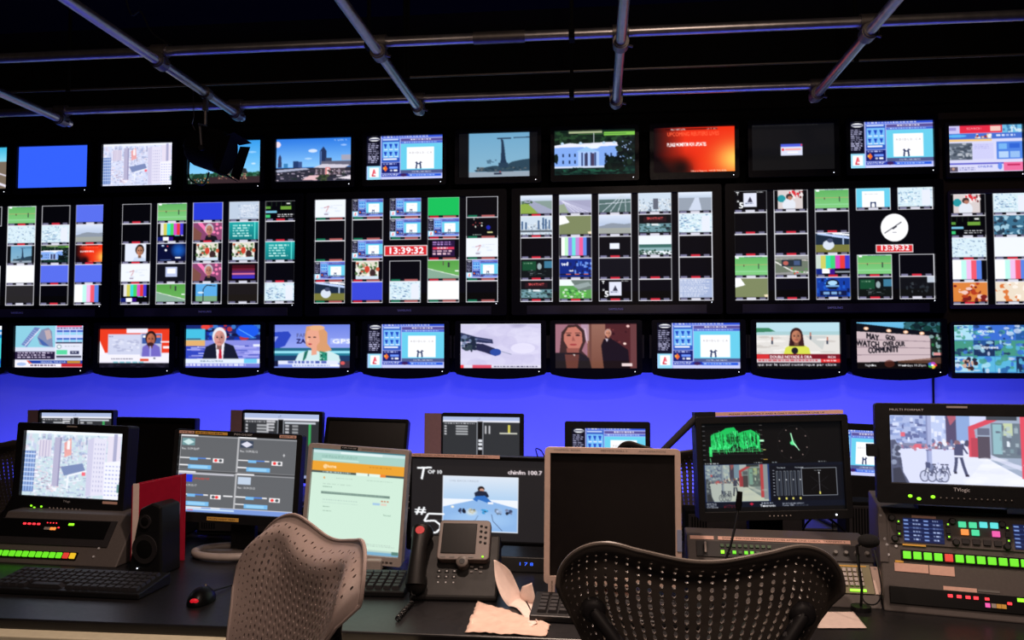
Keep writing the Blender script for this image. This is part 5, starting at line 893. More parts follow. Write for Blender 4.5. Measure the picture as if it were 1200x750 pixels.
# left console
ca = at_z(-60, 671, ZT); Pl = Vector((ca.x, 2.33, ZT))
t, M, L = console('console', 'grey sloping console under the pale city picture, on the left', Pl, -3, at(146, 655, 2.35).x - Pl.x, .138, .10, .38)
u = lambda px, py=640: (at(px, py, 2.38).x - Pl.x)
MB(M).box(.0, -.004, L * .36, u(133), -.0002, L * .86).build('rack_unit', CONSD, t)
MB(M).box(.0, -.006, L * .5, u(126), -.004, L * .84).build('unit_front', GLOSS, t)
for k in range(4): MB(M).box(u(22) + k * .0165, -.009, L * .73, u(22) + .009 + k * .0165, -.005, L * .76).build('red_indicator', LEDR, t)
for k in range(4): MB(M).box(u(50) + k * .0105, -.009, L * .64, u(50) + .008 + k * .0105, -.005, L * .69).build('small_button', (SILV, SILV, BTNO, BTNO)[k], t)
for k in range(4): MB(M).box(u(50) + k * .0105, -.008, L * .77, u(50) + .003 + k * .0105, -.005, L * .785).build('red_indicator', LEDR, t)
MB(M).box(u(66), -.009, L * .68, u(66) + .004, -.005, L * .70).build('red_indicator', LEDR, t); MB(M).box(u(77), -.008, L * .74, u(77) + .018, -.005, L * .78).build('green_display', LEDG, t)
buttons(M, t, u(8) - .0215 * 3, L * .17, .0232, 14 + 3 - 0 - 2 , .017, lambda i: BTNG if i < 13 else (BTNR if i == 13 else BTNY))
screws(M, t, [(u(130), L * .8), (u(128), L * .62), (u(127), L * .56), (u(125), L * .4), (u(124), L * .34), (u(122), L * .18)])

# right console
cr = at_z(1040, 716, ZT); Pr = Vector((cr.x - .008, cr.y, ZT))
t, M, L = console('console', 'grey sloping console with coloured keys under the street picture, on the right', Pr, -13, .62, .245, .09, .36)
S = .46 / 210.0 * 1.0
def uv(px, py): return ((px - 1036) * .00216, (718 - (px - 1036) * .045 * 0 - py) / (718 - 592) * L)
def rbox(x0, y0, x1, y1, d0, d1, name, m, bevel=0, label=None):
    a = uv(x0, y1); b = uv(x1, y0); return MB(M).box(a[0], -d1, a[1], b[0], -d0, b[1]).build(name, m, t, bevel=bevel, label=label)
rbox(1047, 600, 1330, 637, .0, .004, 'rack_unit', CONS, .001)
rbox(1035, 600, 1044, 660, .0, .003, 'rack_rail', CONS)
def p_status(seed):
    c = Cv(64, 38, (16, 28, 70), seed)
    for i in range(6):
        for j in range(2): c.rect(.02 + .5 * j, .08 + i * .16, .14 + .5 * j, .13 + i * .16, (140, 170, 235)); c.scrib(.25 + .5 * j, .06 + i * .16, .46 + .5 * j, .13 + i * .16, 1, (190, 205, 245), .8, .6)
    [c.rect(0, .2 + i * .2, 1, .215 + i * .2, (60, 80, 140)) for i in range(4)]; return c
for i, (a, b) in enumerate(((1062, 1105), (1177, 1222))):
    lo = uv(a, 634); hi = uv(b, 605); picture(p_status(i + 3), lo[0], lo[1], hi[0], hi[1], -.0055, t, M=M, name='display'); 
for px in (1057, 1110, 1171, 1227):
    for k, py in enumerate((610, 618, 625)):
        q = uv(px, py); MB(M).box(q[0] - .005, -.009, q[1] - .006, q[0] + .005, -.004, q[1] + .006).build('menu_key', BLACK, t)
        if k != 1: MB(M).box(q[0] - .0018, -.0095, q[1] - .0018, q[0] + .0018, -.0088, q[1] + .0018).build('green_indicator', LEDG, t)
for px, py in ((1050, 606), (1052, 631), (1115, 606), (1117, 631), (1166, 606), (1169, 632)): knob(M, t, *uv(px, py), .009)
for i, (px, py, m) in enumerate([(1125, 609, BTNT), (1136, 609, BTNT), (1147, 608, BTNC), (1158, 608, BTNC), (1127, 618, BTNO), (1138, 618, BTNT), (1159, 618, BTNM)]):
    q = uv(px, py); MB(M).box(q[0] - .0085, -.010, q[1] - .007, q[0] + .0085, -.004, q[1] + .007).build('coloured_key', m, t, bevel=.001)
for px in (1127, 1138, 1149, 1160): q = uv(px, 629); MB(M).box(q[0] - .0085, -.009, q[1] - .007, q[0] + .0085, -.004, q[1] + .007).build('dark_key', CONSD, t, bevel=.001)
rbox(1072, 601, 1098, 604, .003, .0045, 'label_strip', LABEL); rbox(1060, 636, 1085, 638.5, .0, .004, 'label_strip', LABELY)
q = uv(1064, 650); buttons(M, t, q[0], q[1], .0238, 18, .018, lambda i: BTNR if i == 4 else BTNG)
for a, b, c_, d in ((1050, 660, 1086, 670), (1087, 660, 1113, 671)): rbox(a, b, c_, d, 0, .0015, 'paper_label', LABEL)
rbox(1051, 657, 1060, 659.5, 0, .0015, 'label_strip', LABELY)
rbox(1043, 688, 1330, 708, 0, .005, 'rack_unit', GLOSS, .001)
for px in (1106, 1115, 1124, 1132): q = uv(px, 694); MB(M).box(q[0] - .005, -.008, q[1] - .0035, q[0] + .005, -.004, q[1] + .0035).build('red_indicator', LEDR, t)
for px, py, m in ((1143, 694, LEDR), (1165, 697, LEDR)): q = uv(px, py); MB(M).box(q[0] - .0045, -.008, q[1] - .003, q[0] + .0045, -.004, q[1] + .003).build('red_indicator', m, t)
for px, m in ((1143, BTNM), (1149, SILV), (1154, LABELY), (1159, LABELY)): q = uv(px, 701); MB(M).box(q[0] - .005, -.008, q[1] - .005, q[0] + .005, -.004, q[1] + .005).build('small_button', m, t)
rbox(1173, 690, 1180, 694, .004, .006, 'green_display', LEDG); rbox(1100, 683, 1134, 687.5, 0, .0015, 'paper_label', LABEL); rbox(1135, 683.5, 1157, 686, 0, .001, 'paper_label', LOGOD)
screws(M, t, [uv(*q) for q in ((1038, 603), (1041, 632), (1043, 639), (1044, 651), (1053, 640), (1046, 691), (1047, 704))])

# monitor on the right console
tm, M, w, h = monitor('broadcast_monitor', 'large black broadcast monitor with a street picture at the right edge', 1032, 1226, 473, 592, 2.12, (.035, .03, .031, .052), p_street(), yaw=-11, roll=-.3, tilt=2, group='broadcast monitors', depth=.05, bulk=.05, base=None, base_z=ZT + .247)
lettering('TVlogic', -.026, -h + .036, .009, -.0130, LOGO2, tm, w=.036, M=M); lettering('MULTI FORMAT', -w + .034, h - .019, .005, -.013, LOGO2, tm, w=.08, M=M); MB(M).box(-.035, -.014, h - .011, .012, -.0115, h - .006).build('tally_bar', SILV, tm)
for x, z in ((-.125, .02), (-.105, .014), (-.073, .02)): MB(M).ball((x, -.013, -h + z), .004, 8, (1.3, .5, 1)).build('indicator_light', LEDG, tm)
for k in range(13): MB(M).ball((-.055 + k * .013, -.013, -h + .018), .0026, 8, (1, .6, 1)).build('control_button', DSTEEL, tm)
MB().box(-.1, .02, .0005, .1, .09, .012).build('stand_foot', BLACK, tm); MB(M).box(-w - .02, -.02, -.01, -w + .002, .02, .02).build('side_clip', BLACK, tm)

# middle console
cm = at_z(806, 712, ZT); Pm = Vector((at(806, 680, 2.2).x, 2.16, ZT))
t, M, L = console('console', 'low grey console with green lamps behind the right chair', Pm, -3, .48, .145, .12, .22)
um = lambda px: at(px, 660, 2.24).x - Pm.x
def mbox(x0, f0, x1, f1, d0, d1, name, m, bevel=0): return MB(M).box(um(x0), -d1, L * f0, um(x1), -d0, L * f1).build(name, m, t, bevel=bevel)
mbox(808, .93, 836, .985, 0, .002, 'label_strip', LABEL); o = mbox(841, .93, 996, .985, 0, .002, 'label_strip', LABEL)
lettering('DON\'T TOUCH BEAM-IN SWITCHES AFTER LINE CHECK  TRANSMIT 2', um(846), L * .945, .005, -.0024, INK, o, 'lettering', w=um(990) - um(846), M=M)
mbox(815, .66, 1018, .9, 0, .004, 'rack_unit', CONSD)
MB(M).tube([(um(825), -.012, L * .7), (um(825), -.012, L * .86)], .003, 8).build('handle', SILV, t)
for k in range(9):
    for r_ in range(2):
        x = um(845) + k * .0155; z = L * (.73 + .1 * r_); m = {(0, 0): LEDG, (2, 0): BTNG, (4, 0): BTNG, (5, 0): BTNG}.get((k, r_), mat('dim_green_lens', rgb(50, 85, 50), .4))
        MB(M).box(x - .0045, -.008, z - .004, x + .0045, -.004, z + .004).build('lamp_button', m, t)
for k in range(4): knob(M, t, um(976 + k * 12), L * .78, .0065, LOGOD)
mbox(960, .2, 1012, .62, 0, .004, 'keypad', mat('khaki_face', rgb(120, 115, 85), .6)); mbox(962, .585, 1008, .6, .004, .0048, 'yellow_line', LABELY)
for i in range(4):
    for j in range(5): MB(M).box(um(974) + j * .013, -.009, L * (.3 + i * .068), um(974) + .0095 + j * .013, -.003, L * (.3 + i * .068) + .010).build('key', SILV, t, bevel=.001)
mbox(985, .225, 1003, .255, .004, .007, 'green_display', LEDG); mbox(1013, .2, 1023, .6, 0, .003, 'metal_ear', BEIGE)
screws(M, t, [(um(1018), L * .22), (um(1018), L * .57)])

# ---------------------------------------------------------------- black equipment cases at the back of the front desk
def case(label, L, Rr, T, Y=2.74, d=.1):
    a, b = at(L, T, Y), at(Rr, T, Y); w = (b.x - a.x) / 2; h = a.z - ZT
    t = thing('equipment_case', label, 'equipment', ((a.x + b.x) / 2, Y, ZT), 0, 'black equipment cases')
    MB().box(-w, 0, .004, w, d, h).build('case', MATT, t, bevel=.003)
    MB().box(-w + .01, -.004, .02, w - .01, 0, h - .012).build('front_plate', CONSD, t, bevel=.001)
    for k in range(6): MB().box(-w + .02 + k * .009, -.006, .03, -w + .024 + k * .009, -.004, h - .02).build('vent_slot', MATT, t)
    for s_ in (-1, 1): MB().box(s_ * w * .8 - .008, .02, 0, s_ * w * .8 + .008, d - .02, .005).build('foot', MATT, t)
    return t
case('black equipment case behind the red binder', 148, 219, 596)
case('black equipment case behind the stand of the four-pane monitor', 231, 352, 598)
case('wide black equipment case under the left half of the scope monitor', 803, 943, 598)
case('narrow black equipment case between scope monitor and right console', 991, 1034, 588)
def spline(P, n=8):
    P = [Vector(p) for p in P]; out = []
    for i in range(len(P) - 1):
        a, b, c, d = P[max(i - 1, 0)], P[i], P[i + 1], P[min(i + 2, len(P) - 1)]
        for k in range(n): s = k / n; out.append(.5 * ((2 * b) + (c - a) * s + (2 * a - 5 * b + 4 * c - d) * s * s + (3 * b - a - 3 * c + d) * s ** 3))
    return out + [P[-1]]
# ---------------------------------------------------------------- chairs
def interp(tab, x):
    for (a, b), (c, d) in zip(tab, tab[1:]):
        if x <= c: k = (x - a) / (c - a); k = k * k * (3 - 2 * k) if False else k; return b + (d - b) * k
    return tab[-1][1]
def smooth(tab, x, d, hi): return sum(interp(tab, min(hi, abs(x + d * k / 3))) for k in range(-3, 4)) / 7
TOPD = [(0, .0245), (.1, .0235), (.2, .020), (.35, .0125), (.5, .0055), (.56, .001), (.62, 0), (.73, .0), (.8, .011), (.853, .0195), (.9, .03), (.945, .043), (.98, .058), (1, .078)]
WID = [(0, 1), (.05, 1), (.10, 1), (.12, .99), (.145, .95), (.18, .875), (.24, .77), (.34, .66), (.44, .60), (.52, .62)]
HB = .52                                                     # height of the backrest
def back_pt(s, t):
    """a point of the backrest shell: s across -1..1, t down from the rim 0..1; front looks to -y"""
    v_ = max(0, (abs(s) - .62) / .38); d0 = (smooth(TOPD, abs(s), .05, 1) if abs(s) < .62 else 0) + .095 * (1 - math.sqrt(max(0, 1 - v_ * v_))); z = -(d0 + t * (HB - d0)); wd = .25 * smooth(WID, -z, .03, .52)
    x = s * wd
    y = -.055 * (abs(s) ** 2.2) * (1 - .35 * t)              # wraps round the sitter
    y += .05 * math.exp(-((-z - d0) / .03) ** 2) - .03 * math.exp(-((-z - .30) / .12) ** 2)   # rim rolls back, lumbar bulges forward
    y += .02 * math.exp(-(((abs(s) - .62) / .22) ** 2 + ((-z - .06) / .05) ** 2))
    return Vector((x, y, z))
def chair_back(NX=29, NY=33):
    b = MB(); vs = []; fs = []; key = {}
    def V(s, t):
        s = max(-1, min(1, s)); s = .5 * s + .5 * math.sin(s * math.pi / 2)
        k = (round(s, 5), round(t, 5))
        if k not in key: key[k] = len(vs); vs.append(tuple(back_pt(max(-1, min(1, s)), max(0, min(1, t)))))
        return key[k]
    for j in range(NY):
        for i in range(NX):
            s0, s1 = -1 + 2 * i / NX, -1 + 2 * (i + 1) / NX; t0, t1 = j / NY, (j + 1) / NY; sc, tc = (s0 + s1) / 2, (t0 + t1) / 2
            edge = i < 1 or i >= NX - 1 or j < 1 or j >= NY - 1
            if edge:
                # split to the same boundary points as the holed cells
                ring = [V(s0, t0), V(sc, t0), V(s1, t0), V(s1, tc), V(s1, t1), V(sc, t1), V(s0, t1), V(s0, tc)]; c_ = V(sc, tc)
                fs += [(ring[k], ring[(k + 1) % 8], c_) for k in range(8)]; continue
            m = min(1, (min(i, NX - 1 - i) - .5) / 5) ; q = min(1, (j - .5) / 5)
            g = min(m, q); rx = .13 + .07 * g; ry = .15 + .12 * g + .17 * max(0, g - .5) * 2
            off = (.18 if i % 2 else -.18) * (1 - .35 * g)
            oc = [(s0, t0), (sc, t0), (s1, t0), (s1, tc), (s1, t1), (sc, t1), (s0, t1), (s0, tc)]
            an = [225, 270, 315, 0, 45, 90, 135, 180]
            inn = [V(sc + (s1 - s0) * rx * math.cos(R(a)) , tc + (t1 - t0) * (off * .6 + ry * math.sin(R(a)))) for a in an]
            ring = [V(*p) for p in oc]
            fs += [(ring[k], ring[(k + 1) % 8], inn[(k + 1) % 8], inn[k]) for k in range(8)]
    return b.add(vs, fs)
def chair(label, x, y, rz, top, shell, group='perforated office chairs'):
    """rz turns the chair; at 0 the sitter looks to -y, so the back's rear faces +y"""
    t = thing('office_chair', label, 'chair', (x, y, 0), rz, group); z = top
    Mb = Matrix.Translation((0, 0, z)) @ Matrix.Rotation(R(-6), 4, 'X')
    o = chair_back().build('backrest', shell, t, smooth=False)
    o.data.transform(Mb)
    sd = o.modifiers.new('thickness', 'SOLIDIFY'); sd.thickness = .005; sd.offset = 0; es_ = o.modifiers.new('split', 'EDGE_SPLIT'); es_.split_angle = R(45)
    for p in o.data.polygons: p.use_smooth = True
    b = MB(Mb); rim = [back_pt(math.sin(s * math.pi / 2), 0) for s in [-1 + k / 50 for k in range(101)]]; rim = [back_pt(-1, k / 12) for k in range(12, 0, -1)] + rim + [back_pt(1, k / 12) for k in range(1, 13)]
    b.tube(rim, .0042, 8).build('rim', shell, t, smooth=True)
    for s in (-1, 1):
        c0 = back_pt(.78 * s, .26) + Vector((0, .014, 0))
        pv = MB(Mb).tube([c0 - Vector((0, .004, 0)), c0 + Vector((0, .004, 0)), c0 + Vector((0, .010, 0))], [.024, .022, .014], 20).build('pivot', CONSD, t, smooth=True)
        MB(Mb).tube([c0 + Vector((0, .009, 0)), c0 + Vector((0, .013, 0))], .006, 8).build('screw', BLACK, pv)
        pts = [c0 + Vector((0, .002, 0)), c0 + Vector((-.045 * s, .03, -.05)), c0 + Vector((-.09 * s, .05, -.14)), Vector((.03 * s, .06, -.36)), Vector((0, .05, -.48))]
        MB(Mb).tube(pts, [.012, .013, .016, .018, .02], 12).build('back_arm', CONSD, t, smooth=True)
    seat = []
    b = MB(); n = 14
    vs = []; fs = []
    for j in range(n + 1):
        for i in range(n + 1):
            u, v = -1 + 2 * i / n, j / n; sx = .25 * (1 - .12 * v ** 3) * u * (1 - .06 * (1 - v)); yy = -.03 - .45 * v
            zz = .455 + .018 * abs(u) ** 2 * (1 - v) - .035 * max(0, v - .75) * 4 * max(0, v - .75) * 4 * .6
            vs.append((sx, yy, zz))
    for j in range(n):
        for i in range(n): a = j * (n + 1) + i; fs.append((a, a + 1, a + n + 2, a + n + 1))
    o = b.add(vs, fs).build('seat', mat('seat_mesh', rgb(48, 48, 50), .9, scale=300, bump=.5), t, smooth=True); md = o.modifiers.new('thickness', 'SOLIDIFY'); md.thickness = .03; md.offset = -1
    MB().box(-.09, -.36, .36, .09, .03, .425).tube([(0, .0, .40), (0, .09, .42), (0, .11, z - .5)], .022, 12).build('tilt_mechanism', CONSD, t, bevel=.004)
    for s in (-1, 1):
        MB().tube([(.12 * s, -.14, .40), (.28 * s, -.14, .42), (.30 * s, -.14, .50), (.30 * s, -.16, .60)], .014, 10).build('arm_post', CONSD, t, smooth=True)
        MB().prism([(px_ + .30 * s, pz_ + .61) for px_, pz_ in rrect(-.04, -.012, .04, .012, .008)], -.29, -.04).build('armrest', BLACK, t, bevel=.004)
    MB().tube([(0, -.18, .37), (0, -.18, .12)], [.028, .025], 16).build('gas_column', BLACK, t, smooth=True)
    bs = MB()
    for k in range(5): a = k * 1.2566 + .3; bs.tube([(0, -.18, .12), (.15 * math.cos(a), -.18 + .15 * math.sin(a), .11), (.29 * math.cos(a), -.18 + .29 * math.sin(a), .075)], [.026, .02, .014], 10)
    bs.build('star_base', CONSD, t, smooth=True)
    for k in range(5): a = k * 1.2566 + .3; cx_, cy_ = .29 * math.cos(a), -.18 + .29 * math.sin(a); MB().tube([(cx_ - .012, cy_, .03), (cx_ + .012, cy_, .03)], .0295, 14).tube([(cx_, cy_, .03), (cx_, cy_, .076)], .008, 8).build('castor', BLACK, t, smooth=True)
    return t
SHELL = mat('graphite_shell', rgb(96, 88, 82), .42, spec=.45, scale=200, grain=.04)
SHELLL = mat('taupe_shell', rgb(142, 127, 122), .45, spec=.4, scale=200, grain=.04)
pc = at(820, 650, 1.44); ztop = at(820, 631, 1.44).z
chair('dark graphite perforated office chair seen from behind, right of centre', pc.x, 1.44, R(180 + 2), ztop, SHELL)
pa, pb_ = at(410, 634, 1.46), at(325, 605, 1.72)
pm = (pa + pb_) / 2
chair('lighter taupe perforated office chair turned sideways, left of the phone', pm.x, pm.y - .0, R(-46), (pa.z + pb_.z) / 2, SHELLL)
pc = at(790, 535, 2.97); chair('dark office chair mostly hidden behind the scope monitor, blue light through its holes', pc.x, 2.97, R(150), at(790, 519, 2.97).z, SHELL)
pc = at(-14, 535, 2.95); chair('dark office chair at the left edge behind the city picture', pc.x, 2.97, R(170), at(0, 514, 2.95).z, SHELL)

# ---------------------------------------------------------------- keyboards and mouse
KEYM = mat('keyboard_key', rgb(34, 33, 36), .5, spec=.4); KEYL = mat('key_legend', rgb(150, 150, 155), .6)
key_src = {}
def keyboard(label, x, y, rz, W=.45, D=.155, nx=15, ny=5, tilt=5, body=BLACK):
    t = thing('keyboard', label, 'keyboard', (x, y, ZT), rz, 'black keyboards')
    M = Matrix.Rotation(R(tilt), 4, 'X'); z0 = .006
    MB().prism_x([(-D / 2, .001), (D / 2, .001), (D / 2, .034), (-D / 2, .016)], -W / 2, W / 2).build('case', body, t, bevel=.003)
    th = math.atan2(.018, D); kw = (W - .03) / nx; kd = (D - .035) / ny
    k0 = MB().add([(-.5, -.5, 0), (.5, -.5, 0), (.5, .5, 0), (-.5, .5, 0), (-.36, -.34, 1), (.36, -.34, 1), (.36, .4, 1), (-.36, .4, 1)], [(3, 2, 1, 0), (4, 5, 6, 7), (0, 1, 5, 4), (1, 2, 6, 5), (2, 3, 7, 6), (3, 0, 4, 7)]).build('key', KEYM, t)
    first = True
    for j in range(ny):
        gaps = (0,) if j == 0 else ()
        i = 0
        while i < nx:
            span = 5 if (j == 0 and i == 4) else 1
            o = k0 if first else k0.copy()
            if not first: COL.objects.link(o)
            first = False
            yy = -D / 2 + .015 + kd * (j + .5); o.parent = t
            o.location = (-W / 2 + .015 + kw * (i + span / 2), yy, .016 + (yy + D / 2) * .116 - .001); o.rotation_euler = (th, 0, 0); o.scale = (kw * span * .93, kd * .9, .009); i += span
    return t
kp = at_z(92, 690, ZT); keyboard('long black keyboard in front of the left console', kp.x, kp.y + .0, R(-2), W=.455, D=.15, nx=18)
kp = at_z(446, 686, ZT); keyboard('black keyboard partly hidden between the taupe chair and the phone', kp.x - .10, 2.17, R(2), W=.38, D=.15, nx=15)
kp = at_z(668, 706, ZT); keyboard('black keyboard under the beige monitor, partly hidden by the dark chair', kp.x + .12, 2.005, R(-3), W=.42, D=.14, nx=15)
mp = at_z(236, 705, ZT)
t = thing('computer_mouse', 'black mouse with a red glow in front of the silver ring foot', 'mouse', (mp.x, mp.y, ZT), R(6))
b = MB(); b.ball((0, 0, .0), 1, 20, (.033, .056, .038)); b.v = [(x, y, max(z, .0012)) for x, y, z in b.v]; b.build('body', GLOSS, t, smooth=True)
MB().tube([(0, .028, .030), (0, .028, .034), (0, .042, .028)], .004, 8).build('scroll_wheel', DSTEEL, t)
MB().ball((0, -.047, .014), .009, 10, (1.3, .6, .9)).build('light', glow('mouse_red', (200, 20, 35), .9), t, label='red light')
MB().tube([(0, .05, .01), (.03, .13, .004), (.09, .17, .004), (.1, .25, .004)], .0022, 6).build('cable', BLACK, t)

# ---------------------------------------------------------------- phone
ph = at_z(531, 704, ZT); PY = ph.y
t = thing('desk_phone', 'dark desk phone with handset and grey framed display, beside the countdown picture', 'phone', (ph.x, PY, ZT), R(2))
th = R(36); L = .235; M = frame_face(-.0, .012, th)
PHM = mat('phone_charcoal', rgb(19, 18, 18), .5, spec=.3)
MB().prism_x([(-.01, 0), (.15, 0), (.15, .14), (.118, .165), (-.01, .014)], -.118, .118).build('body', PHM, t, bevel=.006)
MB(M).prism(rrect(-.052, .100, .092, .226, .012), -.03, .002).build('display_frame', mat('phone_frame_grey', rgb(112, 100, 96), .45), t, bevel=.003)
MB(M).box(-.042, -.0325, .119, .054, -.0295, .214).build('display', mat('phone_screen', rgb(14, 13, 15), .35, spec=.12), t, bevel=.001, label='dark unlit display')
for k in range(8): MB(M).ball((.066 + .013 * (k % 2), -.0305, .206 - .0105 * (k // 2 * 1.6) - .003 * (k % 2)), .0042, 10, (1, .5, 1)).build('line_key', PHM, t)
MB(M).ball((.075, -.0315, .110), .003, 8).build('indicator_light', LEDG, t)
for k in range(4): MB(M).box(-.042 + k * .026, -.0315, .107, -.028 + k * .026, -.0295, .111).build('soft_key', LOGOD, t)
MB(M).tube([(.02, -.003, .094), (.02, -.033, .094), (.02, -.035, .094)], [.0165, .0165, .014], 20).build('navigation_ring', mat('phone_ring', rgb(95, 88, 84), .4), t, smooth=True)
MB(M).tube([(.02, -.034, .094), (.02, -.0365, .094)], .008, 14).build('navigation_button', BLACK, t, smooth=True)
for r_ in range(4):
    for c_ in range(3): MB(M).box(-.05 + c_ * .021, -.006, .018 + r_ * .017, -.038 + c_ * .021, -.0, .027 + r_ * .017).build('number_key', PHM, t, bevel=.0015); MB(M).box(-.046 + c_ * .021, -.0066, .021 + r_ * .017, -.042 + c_ * .021, -.0058, .0245 + r_ * .017).build('key_legend', LOGO, t)
for i, (x, z) in enumerate(((.04, .085), (.065, .085), (.04, .07), (.065, .07), (.052, .078), (.04, .03), (.058, .03), (.075, .03))): MB(M).box(x, -.006, z, x + .009, 0, z + .006).build('function_key', LOGOD, t, bevel=.001)
MB(M).box(.045, -.004, .049, .08, -.0005, .052).build('brand_mark', LOGO, t)
hs = [(-.098, -.045, .018), (-.098, -.056, .07), (-.098, -.06, .12), (-.098, -.056, .145), (-.098, -.045, .186)]
b = MB(M).tube(hs, [.026, .023, .021, .023, .028], 16).ball((-.098, -.032, .028), .03, 16, (1, .9, 1.15)).ball((-.098, -.032, .178), .031, 16, (1, .9, 1.1)); b.build('handset', PHM, t, smooth=True)
MB(M).tube([(-.098, -.0600, .172), (-.098, -.0768, .172)], .0125, 16).build('sticker', mat('red_sticker', rgb(205, 45, 55), .5), t, label='round red sticker')
cp = []; 
for k in range(150): a = k * .55; s = k / 149; cp.append((-.1 - .012 * s + .006 * math.cos(a), -.03 - .155 * s, max(.0085, .045 - .25 * s) + .006 * math.sin(a)))
MB().tube(cp, .0022, 5).build('coiled_cord', BLACK, t, smooth=True)

t.scale = (.98, .96, .89)
# ---------------------------------------------------------------- papers
PAP = mat('thin_crumpled_paper', rgb(205, 178, 164), .9, spec=.1, scale=28, grain=.12, bump=.4); PAPW = mat('plain_paper', rgb(225, 205, 196), .85, spec=.1)
def sheet(name, label, quad, m, cat='paper', bump=.0015, seed=1, n=20):
    """a sheet lying on the desk, given by its four corners"""
    rs = random.Random(seed); c = sum((Vector(q) for q in quad), Vector()) / 4; a, b_, c_, d = [Vector(q) - c for q in quad]; vs = []; fs = []
    for j in range(n + 1):
        for i in range(n + 1):
            u_, v_ = i / n, j / n; p = (a * (1 - u_) + b_ * u_) * (1 - v_) + (d * (1 - u_) + c_ * u_) * v_
            vs.append((p.x + rs.uniform(-1, 1) * bump * .6, p.y + rs.uniform(-1, 1) * bump * .6, p.z + .0015 + rs.uniform(0, 1) * bump + .002 * math.sin(u_ * 7 + v_ * 5) ** 2 * (bump > .001)))
    for j in range(n):
        for i in range(n): k = j * (n + 1) + i; fs.append((k, k + 1, k + n + 2, k + n + 1))
    o = MB().add(vs, fs).build(name, m, smooth=True); o.location = c; md = o.modifiers.new('thickness', 'SOLIDIFY'); md.thickness = .0008
    return tag(o, label, cat)
Q = lambda *p: [at_z(x, y, ZT + .0005) for x, y in p]
sheet('paper_napkin', 'crumpled pinkish sheet lying at the desk edge below the phone', Q((545, 742), (640, 747), (645, 733), (560, 706)), PAP, bump=.003, seed=4)
sheet('paper_sheet', 'plain white sheet on the desk right of the dark chair', Q((958, 737), (1016, 737), (1000, 718), (962, 718)), PAPW, bump=.0004)
# curled sheet: a long leaf and a short flap joined at the foot
A = [at(*p) for p in ((579, 656, 2.10), (581, 680, 2.075), (590, 703, 2.05), (606, 720, 2.035))] + [at_z(622, 734, ZT + .006)]
B = [at(*p) for p in ((582, 657, 2.11), (597, 668, 2.12), (608, 690, 2.12), (617, 711, 2.10))] + [at_z(629, 730, ZT + .006)]
C_ = [at_z(629, 730, ZT + .006)] + [at(*p) for p in ((629, 716, 2.06), (627, 700, 2.07), (623, 683, 2.08))]
D_ = [at_z(630, 727, ZT + .012)] + [at(*p) for p in ((614, 713, 2.11), (609, 699, 2.12), (612, 687, 2.12))]
c0 = A[-1].copy(); vs = []; fs = []
def leaf(P, Qd, sag, n=6):
    P, Qd = spline(P, 5), spline(Qd, 5); m = len(P); base = len(vs)
    for i in range(m):
        for k in range(n + 1):
            q = P[i].lerp(Qd[i], k / n); q.y += sag * math.sin(math.pi * k / n) * math.sin(math.pi * min(1, (i + .5) / m)); q.z = max(q.z, ZT + .004); vs.append(tuple(q - c0))
    for i in range(m - 1):
        for k in range(n): a = base + i * (n + 1) + k; fs.append((a, a + 1, a + n + 2, a + n + 1))
leaf(A, B, .018); leaf(C_, D_, -.012)
o = MB().add(vs, fs).build('curled_paper', PAPW, smooth=True); o.location = c0; md = o.modifiers.new('th', 'SOLIDIFY'); md.thickness = .0008
tag(o, 'curled up sheet of paper standing on the crumpled one beside the phone', 'paper')
# small dark device with a blue read-out behind the curled sheet
dp = at_z(618, 664, ZT)
t = thing('audio_unit', 'low dark unit with blue digits between the phone and the beige monitor', 'device', (dp.x, dp.y - .02, ZT), R(-3))
MB().prism_x([(-.05, .0), (.07, 0), (.07, .05), (-.035, .042)], -.085, .085).build('case', BLACK, t, bevel=.003)
M = Matrix.Translation((0, -.0455, .0)) @ Matrix.Rotation(R(-20), 4, 'X')
b_ = MB(M).box(-.03, -.004, .014, .045, .0, .034).build('read_out', GLOSS, t); lettering('1 7 8', -.02, .019, .009, -.0045, glow('blue_digit', (50, 100, 255), 1.6), b_, 'digits', w=.045, M=M)
q = sheet('cloth', 'folded striped cloth lying behind the curled sheet under the television', Q((575, 659), (640, 661), (632, 650), (577, 648)), mat('striped_cloth', rgb(105, 92, 90), .9, scale=60, grain=.2), 'cloth', bump=.006, seed=7)

# ---------------------------------------------------------------- binder and loudspeaker
def frontal(px, py, Y): return at(px, py, Y)
bp_ = at(153, 640, 2.33)
t = thing('ring_binder', 'red ring binder standing beside the left console', 'binder', (bp_.x + .0, 2.33, ZT), R(0))
RED = mat('red_binder_cover', rgb(165, 20, 50), .4, spec=.4)
def leanpanel(x0, x1, z0, zl, zr, y0, y1): return [(x0, y0, z0), (x1, y0, z0), (x1, y0, zr), (x0, y0, zl), (x0, y1, z0), (x1, y1, z0), (x1, y1, zr), (x0, y1, zl)]
BX = [(3, 2, 1, 0), (4, 5, 6, 7), (0, 1, 5, 4), (1, 2, 6, 5), (2, 3, 7, 6), (3, 0, 4, 7)]
M = Matrix.Rotation(R(12), 4, 'Z')
MB(M).add(leanpanel(.004, .145, 0, .245, .272, .0, .004), BX).build('front_cover', RED, t, bevel=.001)
MB(M).add(leanpanel(.004, .145, 0, .245, .272, .052, .056), BX).build('back_cover', RED, t, bevel=.001)
MB(M).box(0, .0, 0, .004, .056, .244).build('spine', RED, t, bevel=.001)
MB(M).add(leanpanel(.012, .13, .006, .240, .262, .01, .046), BX).build('pages', PAPW, t, label='white pages')
MB(M).box(-.0012, .015, .04, .0, .042, .24).build('spine_label', PAPW, t, label='white spine label'); MB(M).box(.004, -.0015, .02, .022, .0, .25).build('cover_label', PAPW, t, label='white strip on the cover')
